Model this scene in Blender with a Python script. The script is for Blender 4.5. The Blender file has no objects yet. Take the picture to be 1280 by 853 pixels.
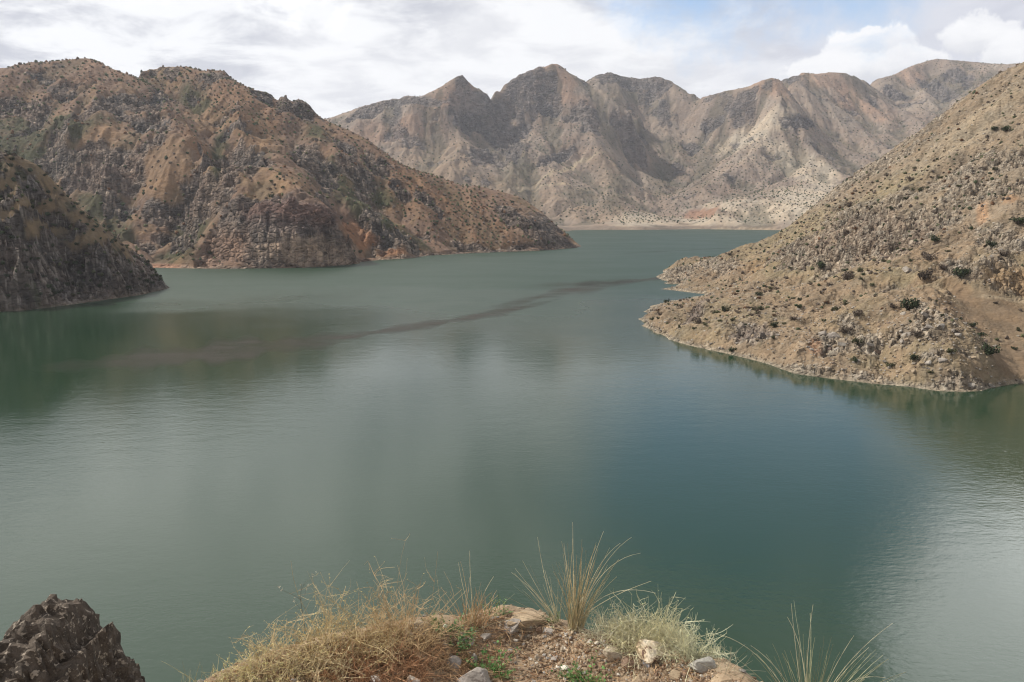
import bpy, bmesh, math, random
import numpy as np
from mathutils import Vector, Matrix

random.seed(7)
RNG = np.random.default_rng(7)
SC = bpy.context.scene
COL = SC.collection
F = 930.0                      # focal length in photo pixels (1280 wide)
PITCH = math.atan((426.5 - 262) / F)
CAMZ = 40.0
cP, sP = math.cos(PITCH), math.sin(PITCH)

# ------------------------------------------------------------------ survey helpers
def ray(px, py):
    a = (np.asarray(px, float) - 640) / F
    v = -(np.asarray(py, float) - 426.5) / F
    fy = cP + v * sP
    fz = -sP + v * cP
    return a / fy, fz / fy          # x per y, z per y
def P(px, py, Y):
    u, w = ray(px, py)
    return (float(u * Y), float(Y), float(CAMZ + w * Y))
def PZ(px, py, z):
    u, w = ray(px, py)
    Y = (z - CAMZ) / w
    return (float(u * Y), float(Y), float(z))
def W(px, py):
    return PZ(px, py, 0.0)
def project(x, y, z):
    zc = y * cP - (z - CAMZ) * sP
    yc = y * sP + (z - CAMZ) * cP
    return 640 + F * x / zc, 426.5 - F * yc / zc

# ------------------------------------------------------------------ numpy noise
def _h(ix, iy, seed):
    with np.errstate(over='ignore'):
        a = ix.astype(np.int64).astype(np.uint32); b = iy.astype(np.int64).astype(np.uint32)
        h = a * np.uint32(374761393) + b * np.uint32(668265263) + np.uint32((seed * 2246822519) & 0xffffffff)
        h = (h ^ (h >> np.uint32(13))) * np.uint32(1274126177)
        h = (h ^ (h >> np.uint32(16))) * np.uint32(2654435761)
        return h ^ (h >> np.uint32(15))
def h01(ix, iy, seed):
    return _h(ix, iy, seed).astype(np.float32) * np.float32(1 / 4294967296.0)
def perlin(x, y, seed=0):
    x = np.asarray(x, np.float32); y = np.asarray(y, np.float32)
    ix = np.floor(x); iy = np.floor(y); fx = x - ix; fy = y - iy
    ux = fx * fx * fx * (fx * (fx * 6 - 15) + 10); uy = fy * fy * fy * (fy * (fy * 6 - 15) + 10)
    def g(dx, dy):
        a = h01(ix + dx, iy + dy, seed) * np.float32(2 * math.pi)
        return np.cos(a) * (fx - dx) + np.sin(a) * (fy - dy)
    n0 = g(0, 0) * (1 - ux) + g(1, 0) * ux
    n1 = g(0, 1) * (1 - ux) + g(1, 1) * ux
    return (n0 * (1 - uy) + n1 * uy) * 1.5
def fbm(x, y, oct=4, seed=0, gain=.5, lac=2.03):
    s = 0; a = 1; t = 0
    for i in range(oct):
        s = s + a * perlin(x, y, seed + i * 17); t += a; a *= gain
        x = x * lac + 13.7; y = y * lac - 7.1
    return s / t
def ridged(x, y, oct=4, seed=0, gain=.5):
    s = 0; a = 1; t = 0
    for i in range(oct):
        s = s + a * (1 - 2 * np.abs(perlin(x, y, seed + i * 31))); t += a; a *= gain
        x = x * 2.07 + 5.3; y = y * 2.07 + 9.1
    return s / t
def facets(x, y, seed=0, tilt=.8):
    """blocky broken rock: each cell its own height and tilt; returns (height, edge)"""
    x = np.asarray(x, np.float32); y = np.asarray(y, np.float32)
    ix = np.floor(x); iy = np.floor(y)
    best = np.full(x.shape, 9., np.float32); sec = best.copy(); val = np.zeros_like(best)
    for dx in (-1, 0, 1):
        for dy in (-1, 0, 1):
            cx = ix + dx; cy = iy + dy
            ox = x - (cx + h01(cx, cy, seed)); oy = y - (cy + h01(cx, cy, seed + 1))
            d = ox * ox + oy * oy
            hv = (h01(cx, cy, seed + 2) - .5) + tilt * ((h01(cx, cy, seed + 3) - .5) * 2 * ox + (h01(cx, cy, seed + 4) - .5) * 2 * oy)
            m = d < best
            sec = np.where(m, best, np.minimum(sec, d))
            val = np.where(m, hv, val); best = np.where(m, d, best)
    return val, np.sqrt(sec) - np.sqrt(best)
def sm(x, a, b):
    t = np.clip((x - a) / (b - a), 0, 1)
    return t * t * (3 - 2 * t)
def blob(px, py, cx, cy, rx, ry, ang=0, warp=0, soft=.45):
    a = math.radians(ang); c, s = math.cos(a), math.sin(a)
    dx = px - cx; dy = py - cy
    d = np.sqrt(((dx * c + dy * s) / rx) ** 2 + ((-dx * s + dy * c) / ry) ** 2) + warp
    return 1 - sm(d, 1 - soft, 1 + soft)
def erode(x, y, gx, gy, cell, amp, octv, seed):
    """gullies that run down the slope and branch; returns height offset in [-amp..amp]"""
    tot = np.zeros_like(x); gx = gx.copy(); gy = gy.copy()
    for o in range(octv):
        L = np.sqrt(gx * gx + gy * gy) + 1e-5
        sx, sy = -gy / L, gx / L
        k = np.clip(L / .35, 0, 1.2)
        p, q = x / cell, y / cell
        ix, iy = np.floor(p), np.floor(q)
        cs = np.zeros_like(x); sn = np.zeros_like(x); ws = np.full_like(x, 1e-4)
        for dx in (-1, 0, 1, 2):
            for dy in (-1, 0, 1, 2):
                a, b = ix + dx, iy + dy
                vx = p - a - (h01(a, b, seed + o * 9) - .5) * .8; vy = q - b - (h01(a, b, seed + o * 9 + 1) - .5) * .8
                w = np.maximum(np.exp(-2 * (vx * vx + vy * vy)) - .0111, 0)
                ph = (vx * sx + vy * sy) * (2 * math.pi * .75)
                cs += w * np.cos(ph); sn += w * np.sin(ph); ws += w
        cs /= ws; sn /= ws
        m = np.sqrt(cs * cs + sn * sn) + .25
        cs /= m; sn /= m
        tot += amp * k * cs
        d = -sn * amp * k * (2 * math.pi * .75) / cell
        gx += d * sx; gy += d * sy
        cell *= .5; amp *= .52
    return tot

def ledges(z, step, sharp=.72):
    q = z / step; f = q - np.floor(q)
    return (np.clip((f - sharp) / (1 - sharp), 0, 1) - f) * step
# ------------------------------------------------------------------ mesh / material helpers
def new_mesh(name, V, faces, smooth=False):
    """V (n,3) array, faces: (m,4) or (m,3) array or list of such"""
    me = bpy.data.meshes.new(name)
    V = np.asarray(V, np.float32)
    fl = faces if isinstance(faces, list) else [faces]
    fl = [np.asarray(f, np.int32) for f in fl if len(f)]
    me.vertices.add(len(V)); me.vertices.foreach_set('co', V.ravel())
    idx = np.concatenate([f.ravel() for f in fl]); cnt = np.concatenate([np.full(len(f), f.shape[1], np.int32) for f in fl])
    st = np.concatenate([[0], np.cumsum(cnt)[:-1]]).astype(np.int32)
    me.loops.add(len(idx)); me.loops.foreach_set('vertex_index', idx)
    me.polygons.add(len(cnt)); me.polygons.foreach_set('loop_start', st)
    me.polygons.foreach_set('use_smooth', np.full(len(cnt), smooth, bool))
    me.update(calc_edges=True)
    return me
def set_col(me, C, name='albedo'):
    C = np.asarray(C, np.float32)
    A = np.ones((len(me.vertices), 4), np.float32); A[:, :3] = C
    at = me.attributes.new(name, 'FLOAT_COLOR', 'POINT'); at.data.foreach_set('color', A.ravel())
def set_val(me, v, name):
    at = me.attributes.new(name, 'FLOAT', 'POINT'); at.data.foreach_set('value', np.asarray(v, np.float32))
def link(name, me, mat=None, parent=None):
    o = bpy.data.objects.new(name, me); COL.objects.link(o)
    if mat and me and not me.materials: me.materials.append(mat)
    if parent: o.parent = parent
    return o
def tag(o, label=None, cat=None, group=None, kind=None):
    if label: o['label'] = label
    if cat: o['category'] = cat
    if group: o['group'] = group
    if kind: o['kind'] = kind
    return o
def empty(name, loc=(0, 0, 0)):
    o = bpy.data.objects.new(name, None); COL.objects.link(o); o.location = loc; o.empty_display_size = .1
    return o

class NT:
    def __init__(s, nt): s.nt = nt; nt.nodes.clear()
    def n(s, t, **k):
        nd = s.nt.nodes.new(t)
        for a, v in k.items(): setattr(nd, a, v)
        return nd
    def l(s, a, b): s.nt.links.new(a, b)
    def val(s, sock, v):
        if hasattr(v, 'links') or isinstance(v, bpy.types.NodeSocket): s.l(v, sock)
        else: sock.default_value = v
    def m(s, op, a, b=0.0, c=0.0, clamp=False):
        nd = s.n('ShaderNodeMath', operation=op, use_clamp=clamp)
        s.val(nd.inputs[0], a); s.val(nd.inputs[1], b)
        if len(nd.inputs) > 2: s.val(nd.inputs[2], c)
        return nd.outputs[0]
    def mr(s, v, a, b, c=0.0, d=1.0, smooth=True):
        nd = s.n('ShaderNodeMapRange', interpolation_type='SMOOTHSTEP' if smooth else 'LINEAR')
        s.val(nd.inputs[0], v)
        for i, q in enumerate((a, b, c, d)): s.val(nd.inputs[i + 1], q)
        return nd.outputs[0]
    def noise(s, vec, scale, detail=4, rough=.55, dist=0):
        nd = s.n('ShaderNodeTexNoise'); s.l(vec, nd.inputs['Vector'])
        nd.inputs['Scale'].default_value = scale; nd.inputs['Detail'].default_value = detail
        nd.inputs['Roughness'].default_value = rough; nd.inputs['Distortion'].default_value = dist
        return nd.outputs[0]
    def vor(s, vec, scale, feature='F1', out=0, rnd=1):
        nd = s.n('ShaderNodeTexVoronoi', feature=feature); s.l(vec, nd.inputs['Vector'])
        nd.inputs['Scale'].default_value = scale; nd.inputs['Randomness'].default_value = rnd
        return nd.outputs[out]
    def mapv(s, vec, scale=(1, 1, 1), rot=(0, 0, 0)):
        nd = s.n('ShaderNodeMapping'); s.l(vec, nd.inputs['Vector'])
        nd.inputs['Scale'].default_value = scale; nd.inputs['Rotation'].default_value = rot
        return nd.outputs[0]
    def mix(s, f, a, b, blend='MIX'):
        nd = s.n('ShaderNodeMix', data_type='RGBA', blend_type=blend)
        s.val(nd.inputs[0], f); s.val(nd.inputs[6], a); s.val(nd.inputs[7], b)
        return nd.outputs[2]
    def bump(s, h, strength, dist, normal=None):
        nd = s.n('ShaderNodeBump'); s.l(h, nd.inputs['Height'])
        s.val(nd.inputs['Strength'], strength); nd.inputs['Distance'].default_value = dist
        if normal: s.l(normal, nd.inputs['Normal'])
        return nd.outputs[0]

def mat_new(name):
    m = bpy.data.materials.new(name); m.use_nodes = True
    return m, NT(m.node_tree)
def principled(t, rough=.9, spec=.2):
    b = t.n('ShaderNodeBsdfPrincipled'); o = t.n('ShaderNodeOutputMaterial')
    b.inputs['Roughness'].default_value = rough; b.inputs['Specular IOR Level'].default_value = spec
    t.l(b.outputs[0], o.inputs['Surface'])
    return b, o

def mat_terrain(name, s, amp=.35, bumpd=1.0):
    """s = size in metres of the smallest stones that still read"""
    m, t = mat_new(name)
    b, _ = principled(t, .95, .08)
    g = t.n('ShaderNodeNewGeometry').outputs['Position']
    al = t.n('ShaderNodeAttribute', attribute_name='albedo').outputs['Color']
    rk = t.n('ShaderNodeAttribute', attribute_name='rock').outputs['Fac']
    n1 = t.noise(g, .22 / s, 7, .74)
    n2 = t.noise(g, .045 / s, 4, .6)
    v1 = t.vor(t.mapv(g, (1, 1, 1.7)), .45 / s, 'F1', 1)
    v1s = t.n('ShaderNodeSeparateColor'); t.l(v1, v1s.inputs[0])
    rf = t.m('ADD', t.m('MULTIPLY', rk, .55), .5)
    k = t.m('ADD', 1.0, t.m('MULTIPLY', rf, t.m('ADD', t.mr(n1, .25, .75, -amp, amp, False), t.mr(n2, .3, .7, -amp * .5, amp * .5, False))))
    k = t.m('ADD', k, t.m('MULTIPLY', t.mr(v1s.outputs[0], 0, 1, -amp * .7, amp * .7, False), t.m('ADD', t.m('MULTIPLY', rk, .8), .2)))
    c = t.mix(1.0, al, k, 'MULTIPLY')
    warm = t.mr(t.noise(g, .09 / s, 3), .35, .65, 0, .5)
    c = t.mix(warm, c, t.mix(1.0, c, (1.08, .97, .86, 1), 'MULTIPLY'))
    t.l(c, b.inputs['Base Color'])
    vd = t.vor(t.mapv(g, (1, 1, 1.6)), .3 / s, 'DISTANCE_TO_EDGE')
    hgt = t.m('ADD', t.m('MULTIPLY', n1, t.m('ADD', t.m('MULTIPLY', rk, .5), .4)), t.m('MULTIPLY', t.mr(vd, 0, .25, 0, 1), t.m('ADD', t.m('MULTIPLY', rk, .45), .12)))
    t.l(t.bump(hgt, .85, bumpd * s * 1.2), b.inputs['Normal'])
    return m
def mat_plant(name, trans=.25, rough=.8):
    m, t = mat_new(name)
    b, o = principled(t, rough, .15)
    al = t.mix(1.0, t.n('ShaderNodeAttribute', attribute_name='albedo').outputs['Color'], (1.62, 1.66, 1.75, 1), 'MULTIPLY')
    g = t.n('ShaderNodeNewGeometry').outputs['Position']
    c = t.mix(1.0, al, t.mr(t.noise(g, 25, 3), .3, .7, .75, 1.25, False), 'MULTIPLY')
    t.l(c, b.inputs['Base Color'])
    tr = t.n('ShaderNodeBsdfTranslucent'); t.l(c, tr.inputs['Color'])
    mx = t.n('ShaderNodeMixShader'); mx.inputs[0].default_value = trans
    t.l(b.outputs[0], mx.inputs[1]); t.l(tr.outputs[0], mx.inputs[2]); t.l(mx.outputs[0], o.inputs['Surface'])
    return m
def mat_scrub(name):
    m, t = mat_new(name)
    b, o = principled(t, .9, .05)
    al = t.n('ShaderNodeAttribute', attribute_name='albedo').outputs['Color']
    rnd = t.n('ShaderNodeObjectInfo').outputs['Random']
    g = t.n('ShaderNodeNewGeometry').outputs['Position']
    k = t.m('MULTIPLY', t.mr(t.noise(g, 1.3, 3), .3, .7, .65, 1.35, False), t.mr(rnd, 0, 1, .8, 1.2, False))
    t.l(t.mix(1.0, al, k, 'MULTIPLY'), b.inputs['Base Color'])
    return m
def mat_stone(name, col, col2, s=.02, rough=.85, bumpd=.006, spots=None):
    m, t = mat_new(name)
    b, _ = principled(t, rough, .25)
    g = t.n('ShaderNodeNewGeometry').outputs['Position']
    n = t.noise(g, 1 / (s * 6), 6, .65); n2 = t.noise(g, 1 / s, 5, .7)
    c = t.mix(t.mr(n, .35, .65, 0, 1), (*col, 1), (*col2, 1))
    c = t.mix(1.0, c, t.mr(n2, .25, .75, .72, 1.28, False), 'MULTIPLY')
    if spots: c = t.mix(t.mr(t.noise(g, 1 / (s * 3), 4, .6), .56, .64, 0, 1), c, (*spots, 1))
    t.l(c, b.inputs['Base Color'])
    h = t.m('ADD', t.m('MULTIPLY', n2, .6), t.m('MULTIPLY', t.noise(g, .4 / s, 4, .6), 1.0))
    t.l(t.bump(h, .9, bumpd), b.inputs['Normal'])
    return m

# ------------------------------------------------------------------ terrain from surveyed control points
def rbf_fit(pts, lam):
    pts = np.asarray(pts, float)
    xy, z = pts[:, :2], pts[:, 2]
    c = xy.mean(0); s = xy.std()
    q = (xy - c) / s
    r = np.sqrt(((q[:, None] - q[None]) ** 2).sum(-1))
    n = len(q)
    A = np.zeros((n + 3, n + 3)); A[:n, :n] = -r + np.eye(n) * lam / s
    A[:n, n] = A[n, :n] = 1; A[:n, n + 1:] = q; A[n + 1:, :n] = q.T
    sol = np.linalg.solve(A, np.concatenate([z, [0, 0, 0]]))
    def ev(x, y):
        sh = x.shape; X = np.stack([(x.ravel() - c[0]) / s, (y.ravel() - c[1]) / s], 1)
        out = np.empty(len(X))
        for i in range(0, len(X), 20000):
            a = X[i:i + 20000]
            rr = np.sqrt((a[:, :1] - q[None, :, 0]) ** 2 + (a[:, 1:] - q[None, :, 1]) ** 2)
            out[i:i + 20000] = -rr @ sol[:n] + sol[n] + a @ sol[n + 1:]
        return out.reshape(sh)
    return ev
def cubic_matrix(n_out, n_in):
    t = np.linspace(0, n_in - 1, n_out); i = np.minimum(np.floor(t).astype(int), n_in - 2); f = t - i
    M = np.zeros((n_out, n_in))
    w = [(-f + 2 * f * f - f ** 3) / 2, (2 - 5 * f * f + 3 * f ** 3) / 2, (f + 4 * f * f - 3 * f ** 3) / 2, (f ** 3 - f * f) / 2]
    for k in range(4):
        np.add.at(M, (np.arange(n_out), np.clip(i + k - 1, 0, n_in - 1)), w[k])
    return M
def dens(pts, step=12):
    """densify a polyline of n-tuples by photo pixels"""
    out = []
    for a, b in zip(pts[:-1], pts[1:]):
        k = max(1, int(math.hypot(b[0] - a[0], b[1] - a[1]) / step))
        for i in range(k): out.append(tuple(a[j] + (b[j] - a[j]) * i / k for j in range(len(a))))
    return out + [tuple(pts[-1])]

class Hill:
    def __init__(s, pxr, stepu, Ys, ctrl, crest, lam=1.0, crest_r=40):
        nu = int((pxr[1] - pxr[0]) / stepu)
        s.u = (np.linspace(pxr[0], pxr[1], nu) - 640) / F / cP * 1.0
        s.Y = np.asarray(Ys)
        nY = len(s.Y)
        kc = 3
        cu = np.linspace(s.u[0], s.u[-1], nu // kc); ci = np.linspace(0, nY - 1, nY // kc)
        cY = np.interp(ci, np.arange(nY), s.Y)
        CU, CY = np.meshgrid(cu, cY, indexing='ij')
        ev = rbf_fit(ctrl, lam)
        Zc = ev(CU * CY, CY)
        cr = np.array([p[:2] for p in crest])
        Dc = np.full(CU.shape, 1e9)
        for p in cr: Dc = np.minimum(Dc, np.hypot(CU * CY - p[0], CY - p[1]))
        Mu, MY = cubic_matrix(nu, len(cu)), cubic_matrix(nY, len(ci))
        s.Z = (Mu @ Zc @ MY.T)
        s.crest = np.exp(-np.square(np.clip(Mu @ Dc @ MY.T, 0, None) / crest_r)).astype(np.float32)
        U, YY = np.meshgrid(s.u, s.Y, indexing='ij')
        s.U = U; s.yy = YY.astype(np.float32); s.xx = (U * YY).astype(np.float32)
        s.nu, s.nY = nu, nY
        s.grad()
    def grad(s):
        zu = np.gradient(s.Z, s.u, axis=0); zY = np.gradient(s.Z, s.Y, axis=1)
        s.gx = (zu / s.yy).astype(np.float32); s.gy = (zY - s.U * s.gx).astype(np.float32)
        s.slope = np.hypot(s.gx, s.gy)
    def pix(s):
        s.px, s.py = project(s.xx, s.yy, s.Z)
    def visible(s):
        e = (s.Z - CAMZ) / s.yy
        return (e >= np.maximum.accumulate(e, axis=1) - .0015) & (s.Z > .3)
    def build(s, name, mat, zmin=-2.5):
        V = np.stack([s.xx, s.yy, s.Z], -1).reshape(-1, 3)
        i = np.arange(s.nu * s.nY).reshape(s.nu, s.nY)
        q = np.stack([i[:-1, :-1], i[1:, :-1], i[1:, 1:], i[:-1, 1:]], -1).reshape(-1, 4)
        keep = (V[q, 2].max(1) > zmin); q = q[keep]
        used = np.unique(q); rm = np.full(len(V), -1, np.int64); rm[used] = np.arange(len(used))
        me = new_mesh(name, V[used], rm[q], True)
        set_col(me, s.albedo.reshape(-1, 3)[used]); set_val(me, s.rock.reshape(-1)[used], 'rock')
        o = link(name, me, mat); o['kind'] = 'structure'
        return o
    def at(s, px, py):
        """surface point seen at a pixel of the survey photo"""
        d = np.hypot(s.px - px, s.py - py)
        d = np.where(s.visible_mask, d, 1e6)
        k = int(np.argmin(d)); return Vector((float(s.xx.flat[k]), float(s.yy.flat[k]), float(s.Z.flat[k])))
    def scatter(s, n, wgt, mind, margin=0):
        """n random surface points, weights in ground area, no two nearer than mind"""
        ar = s.yy * np.gradient(s.Y)[None, :]
        w = (wgt * ar * s.visible_mask).ravel().astype(float); cs = np.cumsum(w); out = []; cell = {}
        idx = np.searchsorted(cs, RNG.random(n * 3) * cs[-1])
        du = s.u[1] - s.u[0]
        for k in idx:
            k = min(k, len(w) - 1)
            a, b = divmod(int(k), s.nY)
            a2 = min(a + 1, s.nu - 1); b2 = min(b + 1, s.nY - 1)
            f, g = random.random(), random.random()
            x = (1 - f) * s.xx[a, b] + f * s.xx[a2, b2]; y = (1 - f) * s.yy[a, b] + f * s.yy[a2, b2]; z = (1 - f) * s.Z[a, b] + f * s.Z[a2, b2]
            c = (int(x // mind), int(y // mind))
            if any((c[0] + i, c[1] + j) in cell and math.hypot(x - cell[(c[0] + i, c[1] + j)][0], y - cell[(c[0] + i, c[1] + j)][1]) < mind for i in (-1, 0, 1) for j in (-1, 0, 1)): continue
            cell[c] = (x, y); out.append((float(x), float(y), float(z), float(s.gx[a, b]), float(s.gy[a, b])))
            if len(out) >= n: break
        return out

def planar(shore, sky, px, py, bulge=0, k=1.0):
    """point on the straight slope between shoreline and skyline of a column, moved towards/away by bulge metres"""
    sx = [p[0] for p in shore]
    Y0 = np.interp(px, sx, [W(p[0], p[1])[1] for p in shore])
    kx = [p[0] for p in sky]
    Ys = np.interp(px, kx, [p[2] for p in sky]); zs = P(px, np.interp(px, kx, [p[1] for p in sky]), Ys)[2]
    m = zs / (Ys - Y0) * k
    w = float(ray(px, py)[1])
    Y = (CAMZ + m * Y0) / (m - w)
    return P(px, py, Y + bulge)
def around(shore_pts):
    """lake bed in front of every shore point"""
    out = []
    for x, y, z in shore_pts:
        r = math.hypot(x, y)
        for d, zz in ((.04, -.025), (.12, -.055)):
            out.append((x * (1 - d), y * (1 - d), zz * r))
    return out
def behind(crest, ks=((1.12, .72), (1.3, .35), (1.6, 0.))):
    out = []
    for x, y, z in crest[::2]:
        for k, f in ks: out.append((x * k, y * k, z * f))
    return out

# ================================================================== LEFT HILL
shA = [(-420, 352), (-200, 345), (0, 339), (100, 336.5), (197, 335), (267, 336.3), (300, 336), (350, 335.5), (385, 334.5), (434, 331.5), (447, 328), (473, 325.5), (508, 323.5), (533, 320), (596, 316.5), (666, 314), (700, 312), (721, 309.5)]
skA = [(-420, 140, 900), (-250, 115, 900), (-100, 98, 900), (0, 88, 900), (31, 87, 900), (51, 81, 900), (78, 77.5, 900), (111, 74, 900), (123, 76.5, 897), (139, 86.5, 893), (164, 94, 890), (176, 89, 920), (201, 83, 930), (234, 83, 930), (254, 88.5, 928), (283, 89, 920), (295, 102, 912), (316, 113.5, 900), (336, 115.5, 893), (345, 124, 886), (349, 129, 884), (354, 122.5, 880), (361, 124, 878), (366, 128, 876), (371, 126, 874), (379, 129, 872), (386, 130, 870), (394, 142, 868), (413, 155, 864), (438, 165, 860), (462, 176, 856), (471, 185, 854), (491, 199, 850), (505, 211, 846), (526, 218, 842), (550, 223, 840), (578, 234, 836), (596, 232, 832), (624, 239, 828), (649, 246, 822), (666, 257, 815), (680, 267, 808), (702, 288.5, 798), (712, 299, 790)]
def pl(px, py, bulge=0): return planar(shA, skA, px, py, bulge * 1.35)
ctrl = []
shp = [W(*p) for p in dens(shA)]
crA = [P(*p) for p in dens(skA, 9)]
ctrl += shp + around(shp) + crA + behind(crA[:-12])
for q in crA[:-14]: ctrl.append((q[0] * 1.025, q[1] * 1.025, q[2] - 13))
ctrl += [W(717, 306), W(708, 303.5), W(690, 301), W(650, 299), W(600, 298)]
ctrl += [PZ(735, 309, -6), PZ(728, 303, -8), PZ(700, 297, -14), PZ(650, 294, -20)]
def line(pts, f, step=14): return [f(*p) for p in dens(pts, step)]
ctrl += line([(170, 100, -6), (178, 114, -16), (206, 133, -30), (234, 154, -42), (255, 180, -50), (250, 212, -46), (238, 236, -30)], pl)     # main spur
ctrl += line([(192, 98, 22), (225, 120, 34), (258, 148, 36), (276, 183, 44), (282, 215, 40), (266, 255, 34), (240, 295, 26), (222, 322, 10)], pl)  # green ravine
ctrl += line([(20, 120, 0), (60, 180, 26), (100, 225, 45), (125, 255, 50), (145, 288, 36), (165, 312, 15)], pl)                        # left ravine
ctrl += line([(120, 95, -14), (95, 125, -22), (85, 155, -14)], pl)
ctrl += line([(140, 120, -8), (150, 160, 0), (130, 196, -12), (160, 215, 10)], pl)
ctrl += line([(288, 96, -8), (300, 140, -22), (305, 166, -28), (328, 190, -40), (352, 214, -52), (385, 226, -52), (413, 257, -50), (427, 274, -44), (436, 292, -34)], pl)  # quarry spur
ctrl += line([(270, 254, -24), (300, 244, -48), (340, 241, -58), (395, 243, -58)], pl)
ctrl += line([(300, 262, -42), (345, 262, -54), (400, 268, -52)], pl)
ctrl += line([(290, 285, -20), (345, 288, -34), (400, 292, -36), (425, 300, -28)], pl)
ctrl += line([(432, 262, 4), (450, 285, 4), (470, 305, 2), (490, 316, 0)], pl)                 # orange gully
ctrl += line([(441, 255, -14), (465, 273, -24), (493, 289, -24), (510, 303, -18), (521, 315, -5)], pl)
ctrl += line([(385, 195, 8), (420, 225, 24), (450, 250, 28), (500, 280, 22), (540, 306, 6)], pl)
ctrl += line([(345, 140, 22), (355, 165, 30), (375, 195, 20)], pl)
ctrl += line([(440, 195, -10), (500, 235, -12), (560, 265, -12), (610, 290, -8)], pl)
ctrl += line([(600, 245, -2), (650, 275, -12), (690, 300, -6)], pl)
Ys = np.concatenate([np.linspace(395, 480, 20)[:-1], np.linspace(480, 945, 400)[:-1], np.linspace(945, 1500, 60)])
A = Hill((-330, 745), 1.1, Ys, ctrl, crA, lam=.2, crest_r=28)
x, y = A.xx, A.yy
A.pix(); px, py = A.px, A.py
sw = perlin(x / 60, y / 60, 3) * .35 + perlin(x / 22, y / 22, 4) * .25 + perlin(x / 9, y / 9, 5) * .18
er = erode(x, y, A.gx, A.gy, 80, 5.2, 5, 40)
damp = 1 - .95 * A.crest
land = sm(A.Z, .5, 9)
lowc = blob(px, py, 350, 292, 95, 46, 0, 0)
A.Z = A.Z + (er - 4) * damp * land * (1 - .7 * lowc)
A.Z += fbm(x / 45, y / 45, 4, 9) * 2.5 * damp * land
# rock outcrops
rk = np.zeros_like(x)
for b in [(150, 128, 70, 9, -8), (75, 112, 20, 6, 0), (60, 92, 10, 5, 0), (175, 148, 42, 7, 12), (196, 142, 16, 8, 30), (25, 130, 40, 9, 0), (130, 200, 62, 34, 8), (190, 178, 22, 12, -25), (110, 210, 40, 22, 30), (205, 262, 24, 12, 0), (150, 252, 22, 8, 10), (215, 290, 30, 14, 10), (182, 300, 16, 10, 0),
          (245, 205, 12, 6, 0), (300, 205, 28, 16, -35), (315, 200, 22, 9, -10), (256, 245, 28, 7, -10), (245, 262, 18, 12, 0), (290, 225, 18, 7, -30), (355, 128, 12, 9, 30), (380, 136, 16, 10, 40), (330, 118, 18, 6, 15), (270, 94, 24, 5, 0), (345, 262, 80, 26, 4), (335, 300, 62, 34, 0), (400, 300, 36, 32, 0), (425, 315, 18, 20, 0),
          (385, 190, 26, 12, 35), (445, 212, 26, 13, 35), (405, 215, 20, 12, 40), (430, 180, 20, 7, 30), (470, 200, 22, 6, 40), (500, 232, 18, 6, 45), (462, 272, 14, 12, 40), (500, 298, 16, 10, 40), (515, 308, 12, 8, 40), (535, 250, 20, 6, 35), (640, 270, 24, 9, 30), (675, 288, 26, 14, 35), (700, 303, 18, 9, 30), (640, 306, 30, 6, 0), (590, 300, 26, 6, 15)]:
    rk = np.maximum(rk, blob(px, py, *b, warp=sw, soft=.5))
sl = np.hypot(A.gx, A.gy)
rk = np.maximum(rk, .75 * sm(fbm(x / 38, y / 38, 4, 70) + .3 * (sl - .55), .24, .38) * sm(px, -400, 0) * (1 - blob(px, py, 560, 265, 110, 34, 25)))
rk = rk * (1 - .9 * np.maximum(np.maximum(blob(px, py, 212, 200, 34, 26, -35, sw), blob(px, py, 205, 232, 30, 12, 0, sw)), np.maximum(blob(px, py, 130, 165, 46, 11, -5, sw), blob(px, py, 340, 225, 44, 10, 10, sw))))
rk = np.maximum(rk, .8 * sm(2.5 + perlin(x / 14, y / 14, 6) * 2.5 - A.Z, -.5, 1.5))
f1, e1 = facets(x / 13 + perlin(x / 20, y / 20, 1) * .4, y / 8, 11)
f2, e2 = facets(x / 5.5, y / 4, 12); f3, e3 = facets(x / 2.6, y / 2.3, 13)
tz = A.Z + x * .16 + perlin(x / 55, y / 55, 77) * 9 + perlin(x / 14, y / 14, 78) * 2.2
crag = f1 * 2.6 + f2 * 2.2 + f3 * 1.2 - .6 * (1 - sm(e2, 0, .25)) + ledges(tz, 13) * .55 + ledges(tz * 1.0 + 3, 4.6) * .6
lay = np.sin((A.Z + perlin(x / 40, y / 40, 8) * 4 + x * .05) * (2 * math.pi / 7.0)) * 1.6 * lowc
A.Z += rk * (crag + lay) * (1 - .8 * A.crest) * sm(A.Z, 0, 4)
cc = blob(px, py, 366, 131, 32, 16, 30)
A.Z += cc * rk * np.abs(f1 * 8)
A.Z += (f3 * .2 + f2 * .18) * (1 - rk) * land
rk = sm(rk, .22, .62)
A.rock = rk
# colours of ground, grass, rock and scrub (true surface colours)
def cmix(a, b, f): return a + (np.asarray(b, np.float32) - a) * f[..., None]
n1 = fbm(x / 70, y / 70, 4, 21)[..., None]; n2 = fbm(x / 12, y / 12, 4, 22)
soil = np.array([.188, .134, .096], np.float32) + np.array([.03, .018, .008], np.float32) * n1 * 2
C = soil
C = cmix(C, (.225, .163, .092), sm(n2 + .5 * perlin(x / 90, y / 90, 33), .0, .5) * .8)
for b in [(120, 165, 45, 14, -5), (215, 200, 40, 34, -35), (205, 232, 30, 10, 0), (340, 225, 40, 14, 0), (320, 160, 34, 20, 30), (258, 135, 20, 30, -40), (180, 130, 40, 6, 42)]:
    C = cmix(C, (.245, .172, .098), blob(px, py, *b, warp=sw) * .75)
for b in [(560, 262, 120, 30, 27), (300, 130, 50, 20, 30), (250, 180, 26, 10, 40)]:
    C = cmix(C, (.215, .138, .080), blob(px, py, *b, warp=sw) * .7)
C = cmix(C, (.275, .205, .14), blob(px, py, 668, 278, 40, 22, 35, sw) * .7)
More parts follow.
